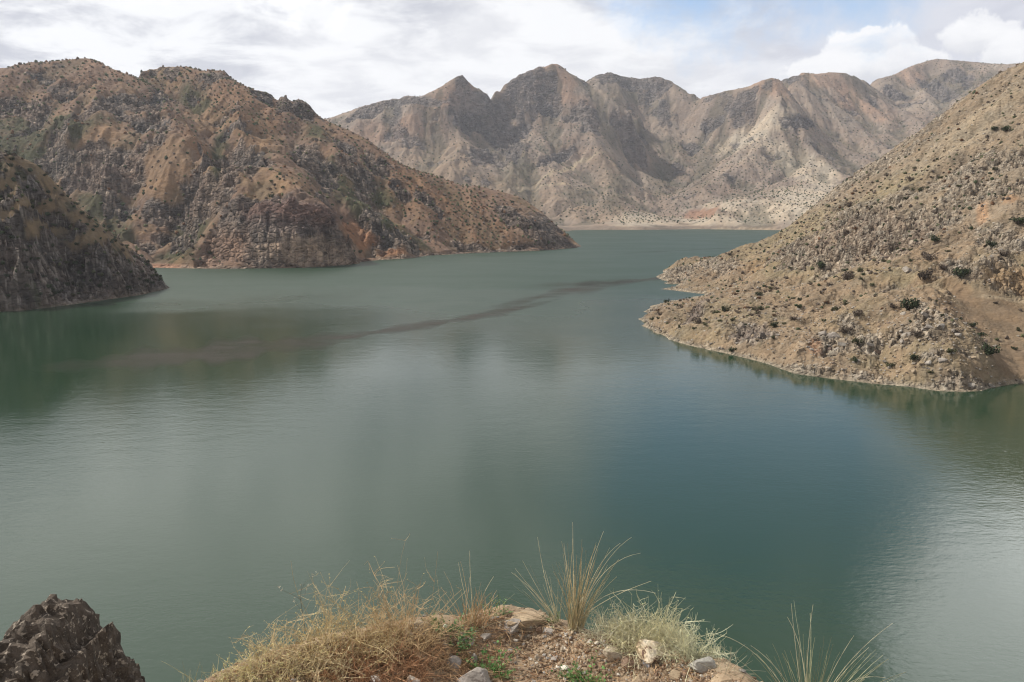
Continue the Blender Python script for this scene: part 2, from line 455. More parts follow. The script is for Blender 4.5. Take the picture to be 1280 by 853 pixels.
C = cmix(C, (.10, .093, .06), sm(-er / 4.5, .15, .8) * .45)                           # scrub in the gullies
for b in [(15, 175, 62, 28, -8), (60, 195, 50, 14, 0), (275, 183, 9, 16, 0), (268, 215, 8, 24, 15), (235, 285, 26, 30, 40), (225, 315, 24, 16, 0), (120, 250, 30, 22, 30), (145, 285, 22, 14, 30), (450, 258, 60, 11, 38), (420, 215, 30, 12, 40), (505, 292, 36, 8, 38), (240, 120, 22, 14, 30), (90, 150, 50, 12, 0), (395, 165, 20, 10, 30), (470, 232, 26, 10, 35)]:
    C = cmix(C, (.058, .070, .036), blob(px, py, *b, warp=sw + n2 * .8, soft=.6) * .88)
rc = np.array([.092, .086, .081], np.float32) * (1 + .5 * f2[..., None]) + np.array([.01, .0, -.006], np.float32) * n1 * 3
C = C + (rc - C) * (np.clip(rk, 0, 1) * .85)[..., None]
C = cmix(C, (.32, .28, .225), rk * sm(f3 + f2 * .5, .32, .5) * .55)
C = cmix(C, (.12, .078, .068), blob(px, py, 365, 258, 66, 15, 8, sw * .4) * .85)           # purple layer of the old cut
C = cmix(C, (.36, .29, .215), blob(px, py, 385, 307, 56, 14, 0, sw * .3) * .9 * (.6 + .8 * h01(np.floor(x / 6), np.floor(A.Z / 5), 5)))
C = cmix(C, (.14, .118, .105), blob(px, py, 350, 281, 58, 9, 4, sw * .4) * .7)
C = cmix(C, (.215, .15, .108), blob(px, py, 275, 310, 34, 24, -40, sw * .5) * .85)      # scree fan
for b in [(441, 282, 16, 9, 10), (492, 312, 18, 7, 0), (458, 296, 14, 6, 0)]:
    C = cmix(C, (.30, .165, .085), blob(px, py, *b, warp=sw * .6) * .85)
C = cmix(C, (.27, .165, .11), sm(3.0 - A.Z, 0, 1.5) * blob(px, py, 200, 334, 30, 8) )
C = cmix(C, (.24, .20, .15), sm(1.9 - A.Z + n2 * 3, 0, 1.2) * sm(fbm(x / 30, y / 30, 3, 91), -.1, .2) * .6)
lum = C.mean(-1, keepdims=True); C = lum + (C - lum) * .82
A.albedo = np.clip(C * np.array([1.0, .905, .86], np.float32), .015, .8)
A.grad(); A.pix()
hill_mat_A = mat_terrain('left_hillside', 1.6, .5)
A.visible_mask = A.visible() & ~((A.px < 207) & (A.py > np.interp(A.px, [-400, 0, 25, 45, 70, 103, 127, 148, 164, 185, 205], [150, 191, 196, 206, 230, 263, 282, 298, 317, 333, 356])))
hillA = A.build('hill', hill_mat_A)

# ================================================================== NEAR LEFT SLOPE
shB = [(-430, 425), (-150, 402), (0, 390), (30, 388), (62, 384.5), (123, 376.5), (176, 369), (207, 361.5)]
crB = [(-430, 150, 345), (-200, 165, 350), (-60, 184, 352), (0, 191, 354), (25, 196, 356), (45, 206, 358), (70, 230, 362), (82, 243, 364), (103, 263, 367), (127, 282, 370), (148, 298, 373), (164, 317, 375), (185, 334, 377), (200, 351, 378)]
pb = lambda *a, **k: planar(shB, crB, *a, **k)
shp = [W(*p) for p in dens(shB)]; crp = [P(*p) for p in dens(crB, 8)]
ctrl = shp + around(shp) + crp
for q in crp: ctrl += [(q[0] * 1.06, q[1] * 1.06, q[2] * .8 - 2), (q[0] * 1.16, q[1] * 1.16, q[2] * .45 - 5), (q[0] * 1.28, q[1] * 1.28, -8)]
ctrl += [W(212, 359.5), W(208, 358), PZ(222, 360, -6), PZ(214, 355, -10)]
ctrl += line([(0, 276, -8), (40, 262, -9), (70, 250, -6)], pb) + line([(0, 268, 5), (35, 252, 5), (60, 242, 3)], pb)
ctrl += line([(15, 215, -6), (20, 240, -9)], pb) + line([(60, 300, 7), (75, 330, 7), (80, 360, 3)], pb) + line([(120, 310, -7), (140, 335, -7), (150, 360, -2)], pb) + line([(30, 310, -7), (25, 345, -8)], pb)
B = Hill((-380, 225), 1.15, np.linspace(262, 478, 340), ctrl, crp, lam=.4, crest_r=12)
x, y = B.xx, B.yy
B.pix(); px, py = B.px, B.py
sw = perlin(x / 25, y / 25, 3) * .4 + perlin(x / 8, y / 8, 4) * .25
damp = 1 - .8 * B.crest; land = sm(B.Z, .3, 5)
er = erode(x, y, B.gx, B.gy, 30, 3.4, 4, 60)
B.Z += er * damp * land
f1, e1 = facets(x / 8 + y * .03, y / 5, 21); f2, e2 = facets(x / 3.2, y / 2.2, 22); f3, e3 = facets(x / 1.4, y / 1.1, 23)
grass = np.zeros_like(x)
for b in [(25, 200, 45, 9, 18), (110, 275, 60, 10, 40), (35, 263, 45, 6, -20), (75, 240, 30, 9, 40), (100, 300, 34, 9, 20), (150, 310, 20, 10, 45), (10, 215, 22, 12, 0), (60, 285, 30, 6, -15), (5, 240, 16, 8, 0)]:
    grass = np.maximum(grass, blob(px, py, *b, warp=sw * 1.5 + perlin(x / 2.5, y / 2.5, 14) * .25, soft=.22))
rk = np.clip(1 - grass * 1.05, 0, 1)
B.Z += rk * (f1 * 4.2 + f2 * 2.2 + f3 * 1.0 - .6 * (1 - sm(e2, 0, .25))) * damp * sm(B.Z, 0, 2.5)
B.Z += f3 * .3 * land
B.rock = rk
n1 = fbm(x / 30, y / 30, 3, 21); n2 = fbm(x / 6, y / 6, 4, 22)
C = np.broadcast_to(np.array([.175, .13, .082], np.float32), x.shape + (3,)).copy()
C = cmix(C, (.12, .092, .064), sm(n2 + perlin(x / 1.6, y / 1.6, 15) * .5, -.25, .35))
rc = np.array([.08, .069, .063], np.float32) * (1 + .7 * f2[..., None]) * (1 + .4 * n1[..., None])
C = C + (rc - C) * (rk * .95)[..., None]
C = cmix(C, (.10, .068, .055), rk * sm(n1, .1, .5) * .6)
C = cmix(C, (.30, .27, .24), rk * sm(f3 + f2 * .4, .36, .52) * .5)
C = cmix(C, (.05, .055, .032), sm(n2 - .3 * rk + .4 * perlin(x / 18, y / 18, 9), .18, .45) * .75)
C = cmix(C, (.16, .135, .105), sm(1.6 - B.Z + n2, 0, .9) * .5)
B.albedo = np.clip(C, .015, .8)
B.grad(); B.pix(); B.visible_mask = B.visible()
hillB = B.build('hill', mat_terrain('near_left_slope', 1.1, .36))

# ================================================================== FAR MOUNTAINS
skD = [(330, 185, 2350), (380, 166, 2300), (417, 153, 2250), (438, 141, 2220), (466, 130, 2200), (491, 123, 2190), (508, 119, 2180), (526, 120.5, 2170), (547, 111, 2170), (564, 100.5, 2180), (574, 95, 2190), (579, 95.5, 2190), (584, 102, 2195), (591, 112, 2200), (601, 113, 2205), (610, 118, 2230), (631, 105, 2300), (649, 92.5, 2320), (673, 83, 2330), (690, 79.5, 2330), (698, 80, 2332), (705, 85, 2335), (719, 95, 2345), (729, 100, 2350)]
skD2 = [(735, 100, 2650), (747, 93, 2655), (762, 90, 2660), (782, 96, 2660), (803, 98, 2660), (818, 95, 2655), (827, 95.5, 2650), (839, 101, 2640), (858, 114, 2600), (878, 121, 2500), (905, 114, 2450), (932, 109, 2430), (952, 100.5, 2410), (965, 97, 2400), (974, 99, 2410)]
skD3 = [(980, 98, 2700), (991, 95, 2720), (1003, 91, 2750), (1018, 93, 2750), (1038, 90, 2750), (1057, 91, 2750), (1069, 95, 2760), (1079, 100, 2800), (1096, 98, 3000), (1116, 93, 3050), (1139, 81.5, 3100), (1160, 75, 3100), (1171, 72.5, 3100), (1190, 75.5, 3100), (1214, 77.5, 3050), (1245, 83, 3000), (1280, 80, 2950), (1350, 75, 2900), (1450, 85, 2800), (1600, 105, 2700)]
crD = [P(*p) for s in (skD, skD2, skD3) for p in dens(s, 9)]
shD = [(330, 297), (560, 293), (640, 291), (712, 289.5), (760, 287.7), (800, 287.7), (881, 286.8), (975, 288), (1100, 290), (1300, 292), (1600, 295)]
shp = [W(*p) for p in dens(shD, 25)]
ctrl = list(crD) + shp + around(shp)
for q in crD: ctrl.append((q[0] * 1.028, q[1] * 1.028, q[2] - 38))
for q in crD[::2]: ctrl += [(q[0] * 1.22, q[1] * 1.22, q[2] * .55)]
skAll = skD + skD2 + skD3
def PP(a):
    out = []
    for p in dens(a, 14):
        y0 = planar(shD, skAll, p[0], p[1])[1]
        out.append(P(p[0], p[1], y0 + 1.3 * (min(max(p[2] - y0, -260), 260))))
    return out
ctrl += PP([(731, 101, 2350), (751, 112, 2335), (771, 121.5, 2300), (790, 140, 2240)])
ctrl += PP([(620, 138, 2200), (634, 165, 2150), (648, 190, 2110), (655, 215, 2070), (650, 235, 2020), (660, 258, 1850), (690, 277, 1650), (706, 285, 1560)])
ctrl += PP([(577, 100, 2175), (562, 130, 2090), (545, 165, 1990), (530, 200, 1890), (510, 245, 1730)])
ctrl += PP([(600, 120, 2185), (618, 150, 2135), (632, 185, 2050), (615, 225, 1930), (600, 245, 1850)])
ctrl += PP([(585, 140, 2120), (590, 170, 2060), (575, 210, 1950)])
ctrl += PP([(500, 130, 2130), (480, 160, 2010), (465, 195, 1900)])
ctrl += PP([(694, 86, 2310), (690, 110, 2250), (700, 140, 2170), (728, 163, 2110), (756, 184, 2055), (774, 206, 1985), (786, 228, 1900), (782, 258, 1730)])
ctrl += PP([(668, 150, 2215), (680, 175, 2130), (668, 205, 2070)])
ctrl += PP([(740, 188, 2030), (717, 204, 1985), (680, 222, 1930), (650, 235, 1900)])
ctrl += PP([(735, 215, 1930), (745, 235, 1840)])
ctrl += PP([(757, 267, 1610), (737, 254, 1690), (715, 260, 1640), (690, 270, 1590)])
ctrl += PP([(800, 140, 2380), (822, 130, 2480), (830, 108, 2590)])
ctrl += PP([(876, 124, 2500), (850, 152, 2420), (852, 175, 2330), (874, 203, 2200), (858, 232, 2030), (868, 256, 1830), (857, 268, 1720), (862, 281, 1580)])
ctrl += PP([(800, 120, 2540), (808, 150, 2440), (795, 180, 2310), (805, 215, 2120), (830, 240, 1950), (845, 265, 1740)])
ctrl += PP([(790, 200, 2150), (800, 235, 1960), (815, 262, 1760)])
ctrl += PP([(967, 100, 2392), (978, 120, 2320), (987, 150, 2210), (967, 177, 2110), (936, 197, 2040), (909, 216, 1970), (885, 230, 1920)])
ctrl += PP([(930, 118, 2390), (905, 150, 2320), (895, 180, 2240)])
ctrl += PP([(940, 160, 2260), (915, 180, 2200), (890, 205, 2110)])
ctrl += PP([(990, 160, 2190), (1014, 185, 2080), (1035, 205, 1990), (1061, 217, 1920)])
ctrl += PP([(955, 205, 2010), (930, 225, 1930), (890, 248, 1820)])
ctrl += PP([(1055, 240, 1760), (1030, 235, 1780), (999, 235, 1790), (960, 240, 1740), (936, 244, 1700), (915, 255, 1640), (897, 264, 1590)])
ctrl += PP([(980, 215, 1990), (965, 228, 1900), (985, 225, 1890)])
ctrl += PP([(978, 106, 2450), (995, 130, 2420), (1015, 152, 2370), (1040, 180, 2240), (1061, 203, 2140), (1085, 225, 2030)])
ctrl += PP([(1038, 94, 2735), (1060, 120, 2600), (1078, 150, 2450), (1095, 190, 2250)])
ctrl += PP([(1079, 104, 2830), (1112, 122, 2750), (1130, 150, 2600), (1140, 190, 2400)])
ctrl += PP([(1171, 76, 3080), (1152, 110, 2900), (1152, 140, 2720), (1160, 180, 2480)])
ctrl += PP([(875, 262, 1690), (885, 268, 1650), (872, 274, 1620)])
Ys = np.concatenate([np.linspace(1370, 1500, 18)[:-1], np.linspace(1500, 2780, 390)[:-1], np.linspace(2780, 3900, 130)])
D = Hill((340, 1420), 1.15, Ys, ctrl, crD, lam=.25, crest_r=45)
x, y = D.xx, D.yy
D.pix(); px, py = D.px, D.py
sw = perlin(x / 150, y / 150, 3) * .35 + perlin(x / 50, y / 50, 4) * .25 + perlin(x / 20, y / 20, 5) * .2
damp = 1 - .95 * D.crest; land = sm(D.Z, 2, 40)
er = erode(x, y, D.gx, D.gy, 140, 8.5, 6, 80)
D.Z += (er - 7) * damp * land
D.Z += fbm(x / 110, y / 110, 4, 19) * 6 * damp * land
rk = np.zeros_like(x)
for b in [(578, 99, 6, 8, 60), (600, 122, 18, 8, 10), (615, 145, 24, 20, 40), (630, 172, 14, 22, -25), (640, 185, 10, 14, 0), (590, 150, 26, 10, 0), (605, 195, 26, 14, 10), (655, 96, 22, 13, -20), (665, 110, 14, 12, 0), (640, 112, 12, 8, -30), (765, 97, 22, 7, 0), (820, 98, 18, 6, -10), (800, 103, 30, 6, 0), (820, 112, 14, 7, -20), (520, 125, 40, 5, 0), (455, 140, 22, 6, -20), (890, 150, 16, 6, -30), (862, 182, 14, 10, 20), (1000, 150, 22, 6, 10), (1170, 108, 22, 8, 20), (1200, 95, 20, 8, 10), (1120, 115, 16, 6, 20), (990, 98, 10, 5, 0), (690, 130, 20, 7, 0), (655, 160, 9, 7, 0), (700, 190, 20, 6, -20)]:
    rk = np.maximum(rk, blob(px, py, *b, warp=sw * 1.2, soft=.55))
sl = np.hypot(D.gx, D.gy)
rk = np.maximum(rk, .5 * sm(fbm(x / 90, y / 90, 4, 71) + .3 * (sl - .55), .24, .44))
f1, e1 = facets(x / 34, y / 24, 31); f2, e2 = facets(x / 14, y / 10, 32); f3, e3 = facets(x / 7, y / 6, 33)
D.Z += rk * (f1 * 8 + f2 * 5 + f3 * 2.5 + ledges(D.Z + x * .2 + perlin(x / 120, y / 120, 79) * 22, 30) * .6 + ledges(D.Z + x * .2 + perlin(x / 60, y / 60, 80) * 8, 11) * .5) * (1 - .88 * D.crest) * land
D.Z += (f2 * .6 + f3 * .8) * land
rk = sm(rk, .18, .6)
D.rock = rk
n1 = fbm(x / 200, y / 200, 4, 21); n2 = fbm(x / 35, y / 35, 4, 22)
C = np.broadcast_to(np.array([.212, .178, .148], np.float32), x.shape + (3,)).copy()
C = cmix(C, (.25, .216, .178), sm(n1 + n2 * .5, -.1, .5))
C = cmix(C, (.175, .14, .115), sm(-n1 + n2 * .6, .1, .5) * .7)
for b in [(697, 100, 24, 22, 35), (565, 118, 36, 12, -25), (700, 118, 30, 10, 20), (962, 108, 26, 12, 10), (1040, 102, 40, 10, 10), (1075, 130, 40, 12, 20), (500, 160, 60, 14, -10), (1140, 92, 20, 12, -30)]:
    C = cmix(C, (.30, .208, .15), blob(px, py, *b, warp=sw) * .75)
for b in [(640, 240, 70, 26, 0), (735, 265, 50, 12, 0), (760, 215, 16, 30, -20), (575, 225, 60, 30, 0), (540, 190, 60, 30, 0)]:
    C = cmix(C, (.225, .178, .128), blob(px, py, *b, warp=sw) * .6)
for b in [(960, 262, 80, 18, 0), (1010, 250, 50, 20, 0), (900, 275, 60, 9, 0), (800, 275, 40, 10, 0), (940, 165, 50, 12, -30), (1000, 205, 60, 16, 30)]:
    C = cmix(C, (.37, .335, .265), blob(px, py, *b, warp=sw) * .85)
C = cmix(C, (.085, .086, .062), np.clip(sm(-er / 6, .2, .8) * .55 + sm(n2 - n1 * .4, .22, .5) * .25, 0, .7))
for b in [(640, 215, 22, 22, 40), (845, 185, 26, 14, 30), (650, 200, 9, 26, -20), (880, 200, 14, 30, 20), (790, 120, 40, 14, 20), (1060, 205, 40, 8, 35), (770, 240, 14, 24, 20), (830, 215, 18, 30, 20), (1190, 105, 30, 12, 10), (720, 240, 24, 8, -25)]:
    C = cmix(C, (.095, .093, .066), blob(px, py, *b, warp=sw + n2, soft=.6) * .6)
rc = np.array([.10, .098, .10], np.float32) * (1 + .45 * f2[..., None])
C = C + (rc - C) * (np.clip(rk, 0, 1) * .82)[..., None]
C = cmix(C, (.235, .145, .10), blob(px, py, 877, 265, 22, 7, -8, sw * .25, soft=.2) * .9)        # ploughed field
C = cmix(C, (.335, .29, .205), blob(px, py, 700, 212, 62, 2.2, -22, sw * .15) * .7)             # pale terrace line
C = cmix(C, (.335, .29, .205), blob(px, py, 690, 231, 46, 1.6, 2, sw * .15) * .6)
C = cmix(C, (.15, .128, .105), sm(10 - D.Z + n2 * 8, 0, 6) * .6)  # low shore strip darkened in the colour to offset sunlight on its flat shelf
C = cmix(C, (.30, .255, .185), sm(3.5 - D.Z + n2 * 9, 0, 3) * .75 * (.15 + .85 * blob(px, py, 930, 288, 70, 10)))                               # bare drawdown band
lum = C.mean(-1, keepdims=True); C = lum + (C - lum) * .85
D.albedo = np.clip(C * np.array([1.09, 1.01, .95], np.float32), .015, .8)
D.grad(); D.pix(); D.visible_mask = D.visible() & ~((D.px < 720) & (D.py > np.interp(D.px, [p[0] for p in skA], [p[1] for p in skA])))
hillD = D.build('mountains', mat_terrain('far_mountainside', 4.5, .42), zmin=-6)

# ================================================================== RIGHT HILL
shC = [(821, 347), (826, 350.5), (842.5, 353), (856, 356), (849, 358.5), (836, 360), (824, 361.5), (838, 363), (852, 364.5), (866, 366.5), (882, 368), (878, 369.8), (866, 371), (856, 374), (843, 376), (831, 377.5), (812.5, 382.5), (803, 390), (796.5, 399), (799.5, 407), (815, 416), (835, 424.5), (858, 431.6), (909, 442.5), (956, 454), (991, 467), (1034, 473), (1092, 480), (1131, 483), (1171, 489), (1200, 490), (1229, 489), (1250, 483), (1262, 480.5), (1290, 479), (1400, 490), (1560, 505)]
skC = [(952, 312.5, 470), (962, 304, 472), (975, 294, 474), (987, 286.5, 477), (1003, 271, 480), (1030, 247.5, 482), (1061, 224, 480), (1081, 208, 477), (1112, 193, 470), (1131, 181, 466), (1155, 165.5, 462), (1171, 154, 460), (1186, 142, 457), (1192, 130, 455), (1210, 122.5, 453), (1229, 115, 450), (1245, 94.5, 447), (1262, 88, 444), (1280, 83.5, 440), (1340, 60, 430), (1400, 38, 425), (1560, 10, 415)]
crC = [P(*p) for p in dens(skC, 10)]
shp = [W(*p) for p in dens(shC, 12)]
ctrl = list(crC) + shp
front = [W(*p) for p in dens(shC[18:], 12)]
ctrl += around(front)
ctrl += [PZ(*p) for p in [(812, 347, -3), (800, 349, -6), (815, 355, -2.5), (812, 361, -3), (840, 370, -2), (862, 368.7, -.8), (825, 372, -2.5), (800, 376, -4), (785, 392, -5), (788, 408, -5), (845, 356.5, -.4), (838, 358.4, -.8), (770, 370, -9), (770, 345, -9)]]
ctrl += [PZ(*p) for p in [(833, 343, 2.2), (848, 336, 5), (840, 349, 2.4), (862, 345, 5), (862, 352, 3.2), (866, 362, 1.2), (846, 361.5, .6)]]
ctrl += [P(*p) for p in [(839, 338.6, 475), (858, 326.5, 490), (872, 323, 490), (889, 322, 488), (905, 321.5, 485), (924, 320.5, 480), (940, 317, 474)]]
for p in [(839, 338.6, 475), (858, 326.5, 490), (889, 322, 488), (924, 320.5, 480), (952, 312.5, 470)]:
    q = P(*p); ctrl += [(q[0] * 1.13, q[1] * 1.13, -1), (q[0] * 1.25, q[1] * 1.25, -6)]
for q in crC[2:]: ctrl += [(q[0] * 1.1, q[1] * 1.1, q[2] * .8), (q[0] * 1.35, q[1] * 1.35, q[2] * .2 - 4), (q[0] * 1.7, q[1] * 1.7, -8)]
ctrl += [PZ(*p) for p in [(810, 395, 2.2), (830, 390, 3.4), (850, 384, 4), (870, 378, 3.4), (888, 372, 2.4), (910, 366, 3.5), (930, 350, 7), (900, 345, 6.5), (880, 335, 7), (960, 345, 11)]]
for p in dens(shC[20:27], 14):
    q = W(p[0], p[1]); e = float(np.interp(p[0], [800, 840, 900, 1000], [.35, .6, 1, 1.15])); r = math.hypot(q[0], q[1])
    for dd, hh in ((7, 2.6), (20, 5.2), (42, 7.5)):
        if dd < 25 or p[0] > 850: ctrl.append((q[0] * (1 + dd / r), q[1] * (1 + dd / r), hh * e))
pc = lambda *a, **k: planar([(p[0], p[1]) for p in shC[18:]], skC, *a, **k)
ctrl += line([(1000, 400, -6), (1040, 420, -9), (1045, 445, -6)], pc) + line([(1135, 343, -6), (1150, 365, -12), (1185, 390, -14), (1210, 415, -12), (1238, 455, -5)], pc)
ctrl += line([(1075, 395, -8), (1110, 410, -12), (1130, 440, -9)], pc)
ctrl += line([(1175, 352, 3), (1205, 385, 4), (1235, 425, 4), (1262, 462, 1)], pc)
ctrl += line([(1200, 338, -6), (1240, 330, -7), (1280, 325, -7), (1330, 320, -7)], pc) + line([(1205, 362, 2), (1240, 370, 2), (1290, 374, 2)], pc)
ctrl += line([(1000, 310, -6), (1060, 290, -12), (1110, 285, -14), (1150, 270, -10)], pc) + line([(1020, 345, 3), (1090, 335, 5), (1140, 325, 4)], pc)
ctrl += line([(1200, 240, -6), (1240, 235, -10), (1290, 235, -10)], pc) + line([(1190, 300, 4), (1250, 290, 4)], pc)
Yr = [148.0]
while Yr[-1] < 505: Yr.append(Yr[-1] * 1.0021)
Yr += list(np.linspace(507, 720, 60))
Cc = Hill((770, 1420), 1.12, Yr, ctrl, crC, lam=.25, crest_r=16)
x, y = Cc.xx, Cc.yy
Cc.pix(); px, py = Cc.px, Cc.py
sw = perlin(x / 22, y / 22, 3) * .35 + perlin(x / 8, y / 8, 4) * .25 + perlin(x / 3, y / 3, 5) * .18
damp = 1 - .75 * Cc.crest; land = sm(Cc.Z, .2, 5)
er = erode(x, y, Cc.gx, Cc.gy, 34, 2.2, 5, 90) * (1 - .8 * blob(px, py, 1250, 410, 70, 60))
Cc.Z += er * damp * land
Cc.Z += fbm(x / 16, y / 16, 4, 29) * .9 * damp * land
rk = np.zeros_like(x)
for b in [(1043, 430, 24, 15, 20), (1080, 430, 22, 9, 10), (1128, 425, 14, 8, -10), (1165, 420, 26, 12, 15), (1150, 392, 10, 16, -30), (1175, 402, 24, 6, 20), (1110, 362, 22, 8, -15), (1165, 452, 22, 8, 0), (1205, 443, 14, 9, 20), (1210, 482, 46, 9, 0), (1160, 482, 30, 5, 0), (1030, 465, 40, 8, 5), (940, 418, 22, 12, 0), (1062, 405, 18, 6, 0), (1100, 290, 70, 32, 5), (1040, 315, 50, 22, 0), (1000, 320, 34, 18, -20), (1160, 275, 40, 16, 0), (1230, 240, 50, 18, 0), (1250, 300, 40, 16, 10), (1230, 330, 40, 8, 0), (1205, 345, 24, 8, 0), (1190, 225, 40, 12, -20), (1080, 215, 70, 7, -35), (1150, 165, 40, 7, -38), (1200, 120, 40, 7, -42), (1262, 350, 30, 14, 0), (848, 345, 24, 9, -20), (900, 333, 30, 7, 0), (800, 400, 8, 12, 0), (868, 392, 26, 5, -40), (1120, 200, 50, 5, -35), (1240, 200, 50, 9, -5), (1130, 250, 40, 7, -25)]:
    rk = np.maximum(rk, blob(px, py, *b, warp=sw * 1.3, soft=.6))
rk = np.maximum(rk, .4 * sm(fbm(x / 12, y / 12, 4, 73), .16, .4))
rk = np.maximum(rk, .8 * sm(1.3 + perlin(x / 5, y / 5, 6) - Cc.Z, -.3, .6))
bare = np.maximum(blob(px, py, 1245, 395, 55, 26, 15, sw * .5), blob(px, py, 1215, 380, 46, 12, 38, sw * .5))
bare = np.maximum(bare, blob(px, py, 1262, 450, 26, 24, 0, sw * .5))
rk *= 1 - .9 * bare
fin = blob(px, py, 1095, 300, 90, 34, 0, 0)
f1, e1 = facets(x / 4.2 + perlin(x / 7, y / 7, 2) * .5, y / (4 + 3 * fin), 41); f2, e2 = facets(x / 1.8, y / 2.0, 42); f3, e3 = facets(x / .85, y / .95, 43)
Cc.Z += rk * (f1 * 1.0 + f2 * .95 + f3 * .55 + (.35 + .5 * fin) * ledges(Cc.Z - x * .12 + perlin(x / 18, y / 18, 81) * 3.5, 4.2) - .35 * (1 - sm(e2, 0, .25))) * damp * sm(Cc.Z, 0, 1.6)
Cc.Z += (f3 * .22 + f2 * .22) * (1 - .75 * bare) * sm(Cc.Z, -.2, .6)
rk = sm(rk, .15, .7)
Cc.rock = np.clip(rk + .35 * (1 - bare), 0, 1)
n1 = fbm(x / 40, y / 40, 4, 21); n2 = fbm(x / 5, y / 5, 4, 22)
C = np.broadcast_to(np.array([.262, .192, .125], np.float32), x.shape + (3,)).copy()
C = cmix(C, (.25, .197, .122), sm(n1 + n2 * .5, -.1, .4))
C = cmix(C, (.225, .155, .095), sm(n2 - n1 * .6, .1, .5) * .8)
up = sm(330 - py, 0, 60)
C = cmix(C, (.262, .206, .148), up * .75)
for b in [(1150, 215, 120, 12, -32), (1230, 150, 60, 14, -38)]:
    C = cmix(C, (.315, .255, .18), blob(px, py, *b, warp=sw) * .7)
for b in [(1010, 285, 60, 14, -25), (1110, 240, 60, 12, -28), (960, 335, 36, 12, 20), (1080, 345, 70, 8, 0)]:
    C = cmix(C, (.258, .21, .12), blob(px, py, *b, warp=sw) * .7)
C = cmix(C, (.30, .19, .10), blob(px, py, 945, 335, 26, 8, 0, sw) * .6)
C = cmix(C, (.10, .092, .055), sm(n2 + .3 * perlin(x / 14, y / 14, 44) - .25 * bare, .3, .55) * .5)
C = cmix(C, (.215, .15, .095), bare * .85)
rc = np.array([.235, .195, .155], np.float32) * (1 + .6 * f2[..., None])
rc = rc + (np.array([.16, .118, .095], np.float32) * (1 + .6 * f2[..., None]) - rc) * (fin * .75 + .0)[..., None]
C = C + (rc - C) * (np.clip(rk, 0, 1) * .8)[..., None]
C = cmix(C, (.40, .35, .28), (.25 + .75 * rk) * sm(f3 + f2 * .3, .30, .46) * .75 * (1 - bare))
C = cmix(C, (.36, .235, .12), blob(px, py, 1262, 345, 34, 16, 0, sw) * .75)                     # ochre cutting
C = cmix(C, (.36, .22, .125), np.maximum(blob(px, py, 1228, 268, 7, 16, 0, sw), blob(px, py, 1262, 257, 12, 7, 10, sw)) * .8)
C = cmix(C, (.30, .17, .10), blob(px, py, 1019, 434, 8, 9, 0, sw) * .8)
C = cmix(C, (.17, .135, .125), np.maximum(blob(px, py, 940, 418, 22, 10, 0, sw), blob(px, py, 866, 393, 24, 4, -45, sw)) * .7)
C = cmix(C, (.36, .29, .20), blob(px, py, 1258, 373, 36, 2.6, 3, 0) * .8)                       # track
C = cmix(C, (.31, .265, .20), sm(.9 - Cc.Z + n2 * .6, 0, .5) * .6)
lum = C.mean(-1, keepdims=True); C = lum + (C - lum) * .80
Cc.albedo = np.clip(C * np.array([.87, .85, .80], np.float32), .015, .8)
Cc.grad(); Cc.pix(); Cc.visible_mask = Cc.visible() & (Cc.px < 1320)
hillC = Cc.build('hill', mat_terrain('right_hillside', .6, .46), zmin=-1.5)

# ================================================================== WATER
def water():
    m, t = mat_new('lake_water')
    b, _ = principled(t, .1, .5)
    b.inputs['IOR'].default_value = 1.333
    g = t.n('ShaderNodeNewGeometry').outputs['Position']
    big = t.noise(t.mapv(g, (1, .5, 1)), .012, 3, .5)
    c = t.mix(t.mr(big, .3, .7, 0, 1), (.015, .038, .019, 1), (.018, .041, .022, 1))
    t.l(c, b.inputs['Base Color'])
    w1 = t.noise(t.mapv(g, (.55, 1.0, 1), (0, 0, .3)), 1.7, 4, .6, .3)
    w2 = t.noise(t.mapv(g, (.5, 1.0, 1), (0, 0, -.2)), .33, 3, .55)
    calm = t.mr(t.noise(t.mapv(g, (.5, 1, 1), (0, 0, .4)), .009, 3, .55), .38, .62, .5, 1.0)
    sp = t.n('ShaderNodeSeparateXYZ'); t.l(g, sp.inputs[0])
    wind = t.mr(t.m('ADD', sp.outputs[1], t.m('MULTIPLY', t.m('SUBTRACT', t.noise(g, .006, 3), .5), 350)), 185, 420, 0, 1)
    calm = t.m('MULTIPLY', calm, t.m('ADD', 1.0, t.m('MULTIPLY', wind, 5.5)))
    t.l(t.m('ADD', t.m('MULTIPLY', wind, .42), t.mr(t.noise(t.mapv(g, (.6, 1, 1), (0, 0, .25)), .02, 4, .6), .35, .65, .03, .07)), b.inputs['Roughness'])
    h = t.m('MULTIPLY', t.m('ADD', t.m('MULTIPLY', w1, .03), t.m('MULTIPLY', w2, .045)), calm)
    t.l(t.bump(h, 1.0, 1.0), b.inputs['Normal'])
    V = [(-6000, -900, 0), (6000, -900, 0), (6000, 6000, 0), (-6000, 6000, 0)]
    o = link('water', new_mesh('water', V, [[(0, 1, 2, 3)]]), m); o['kind'] = 'structure'
water()

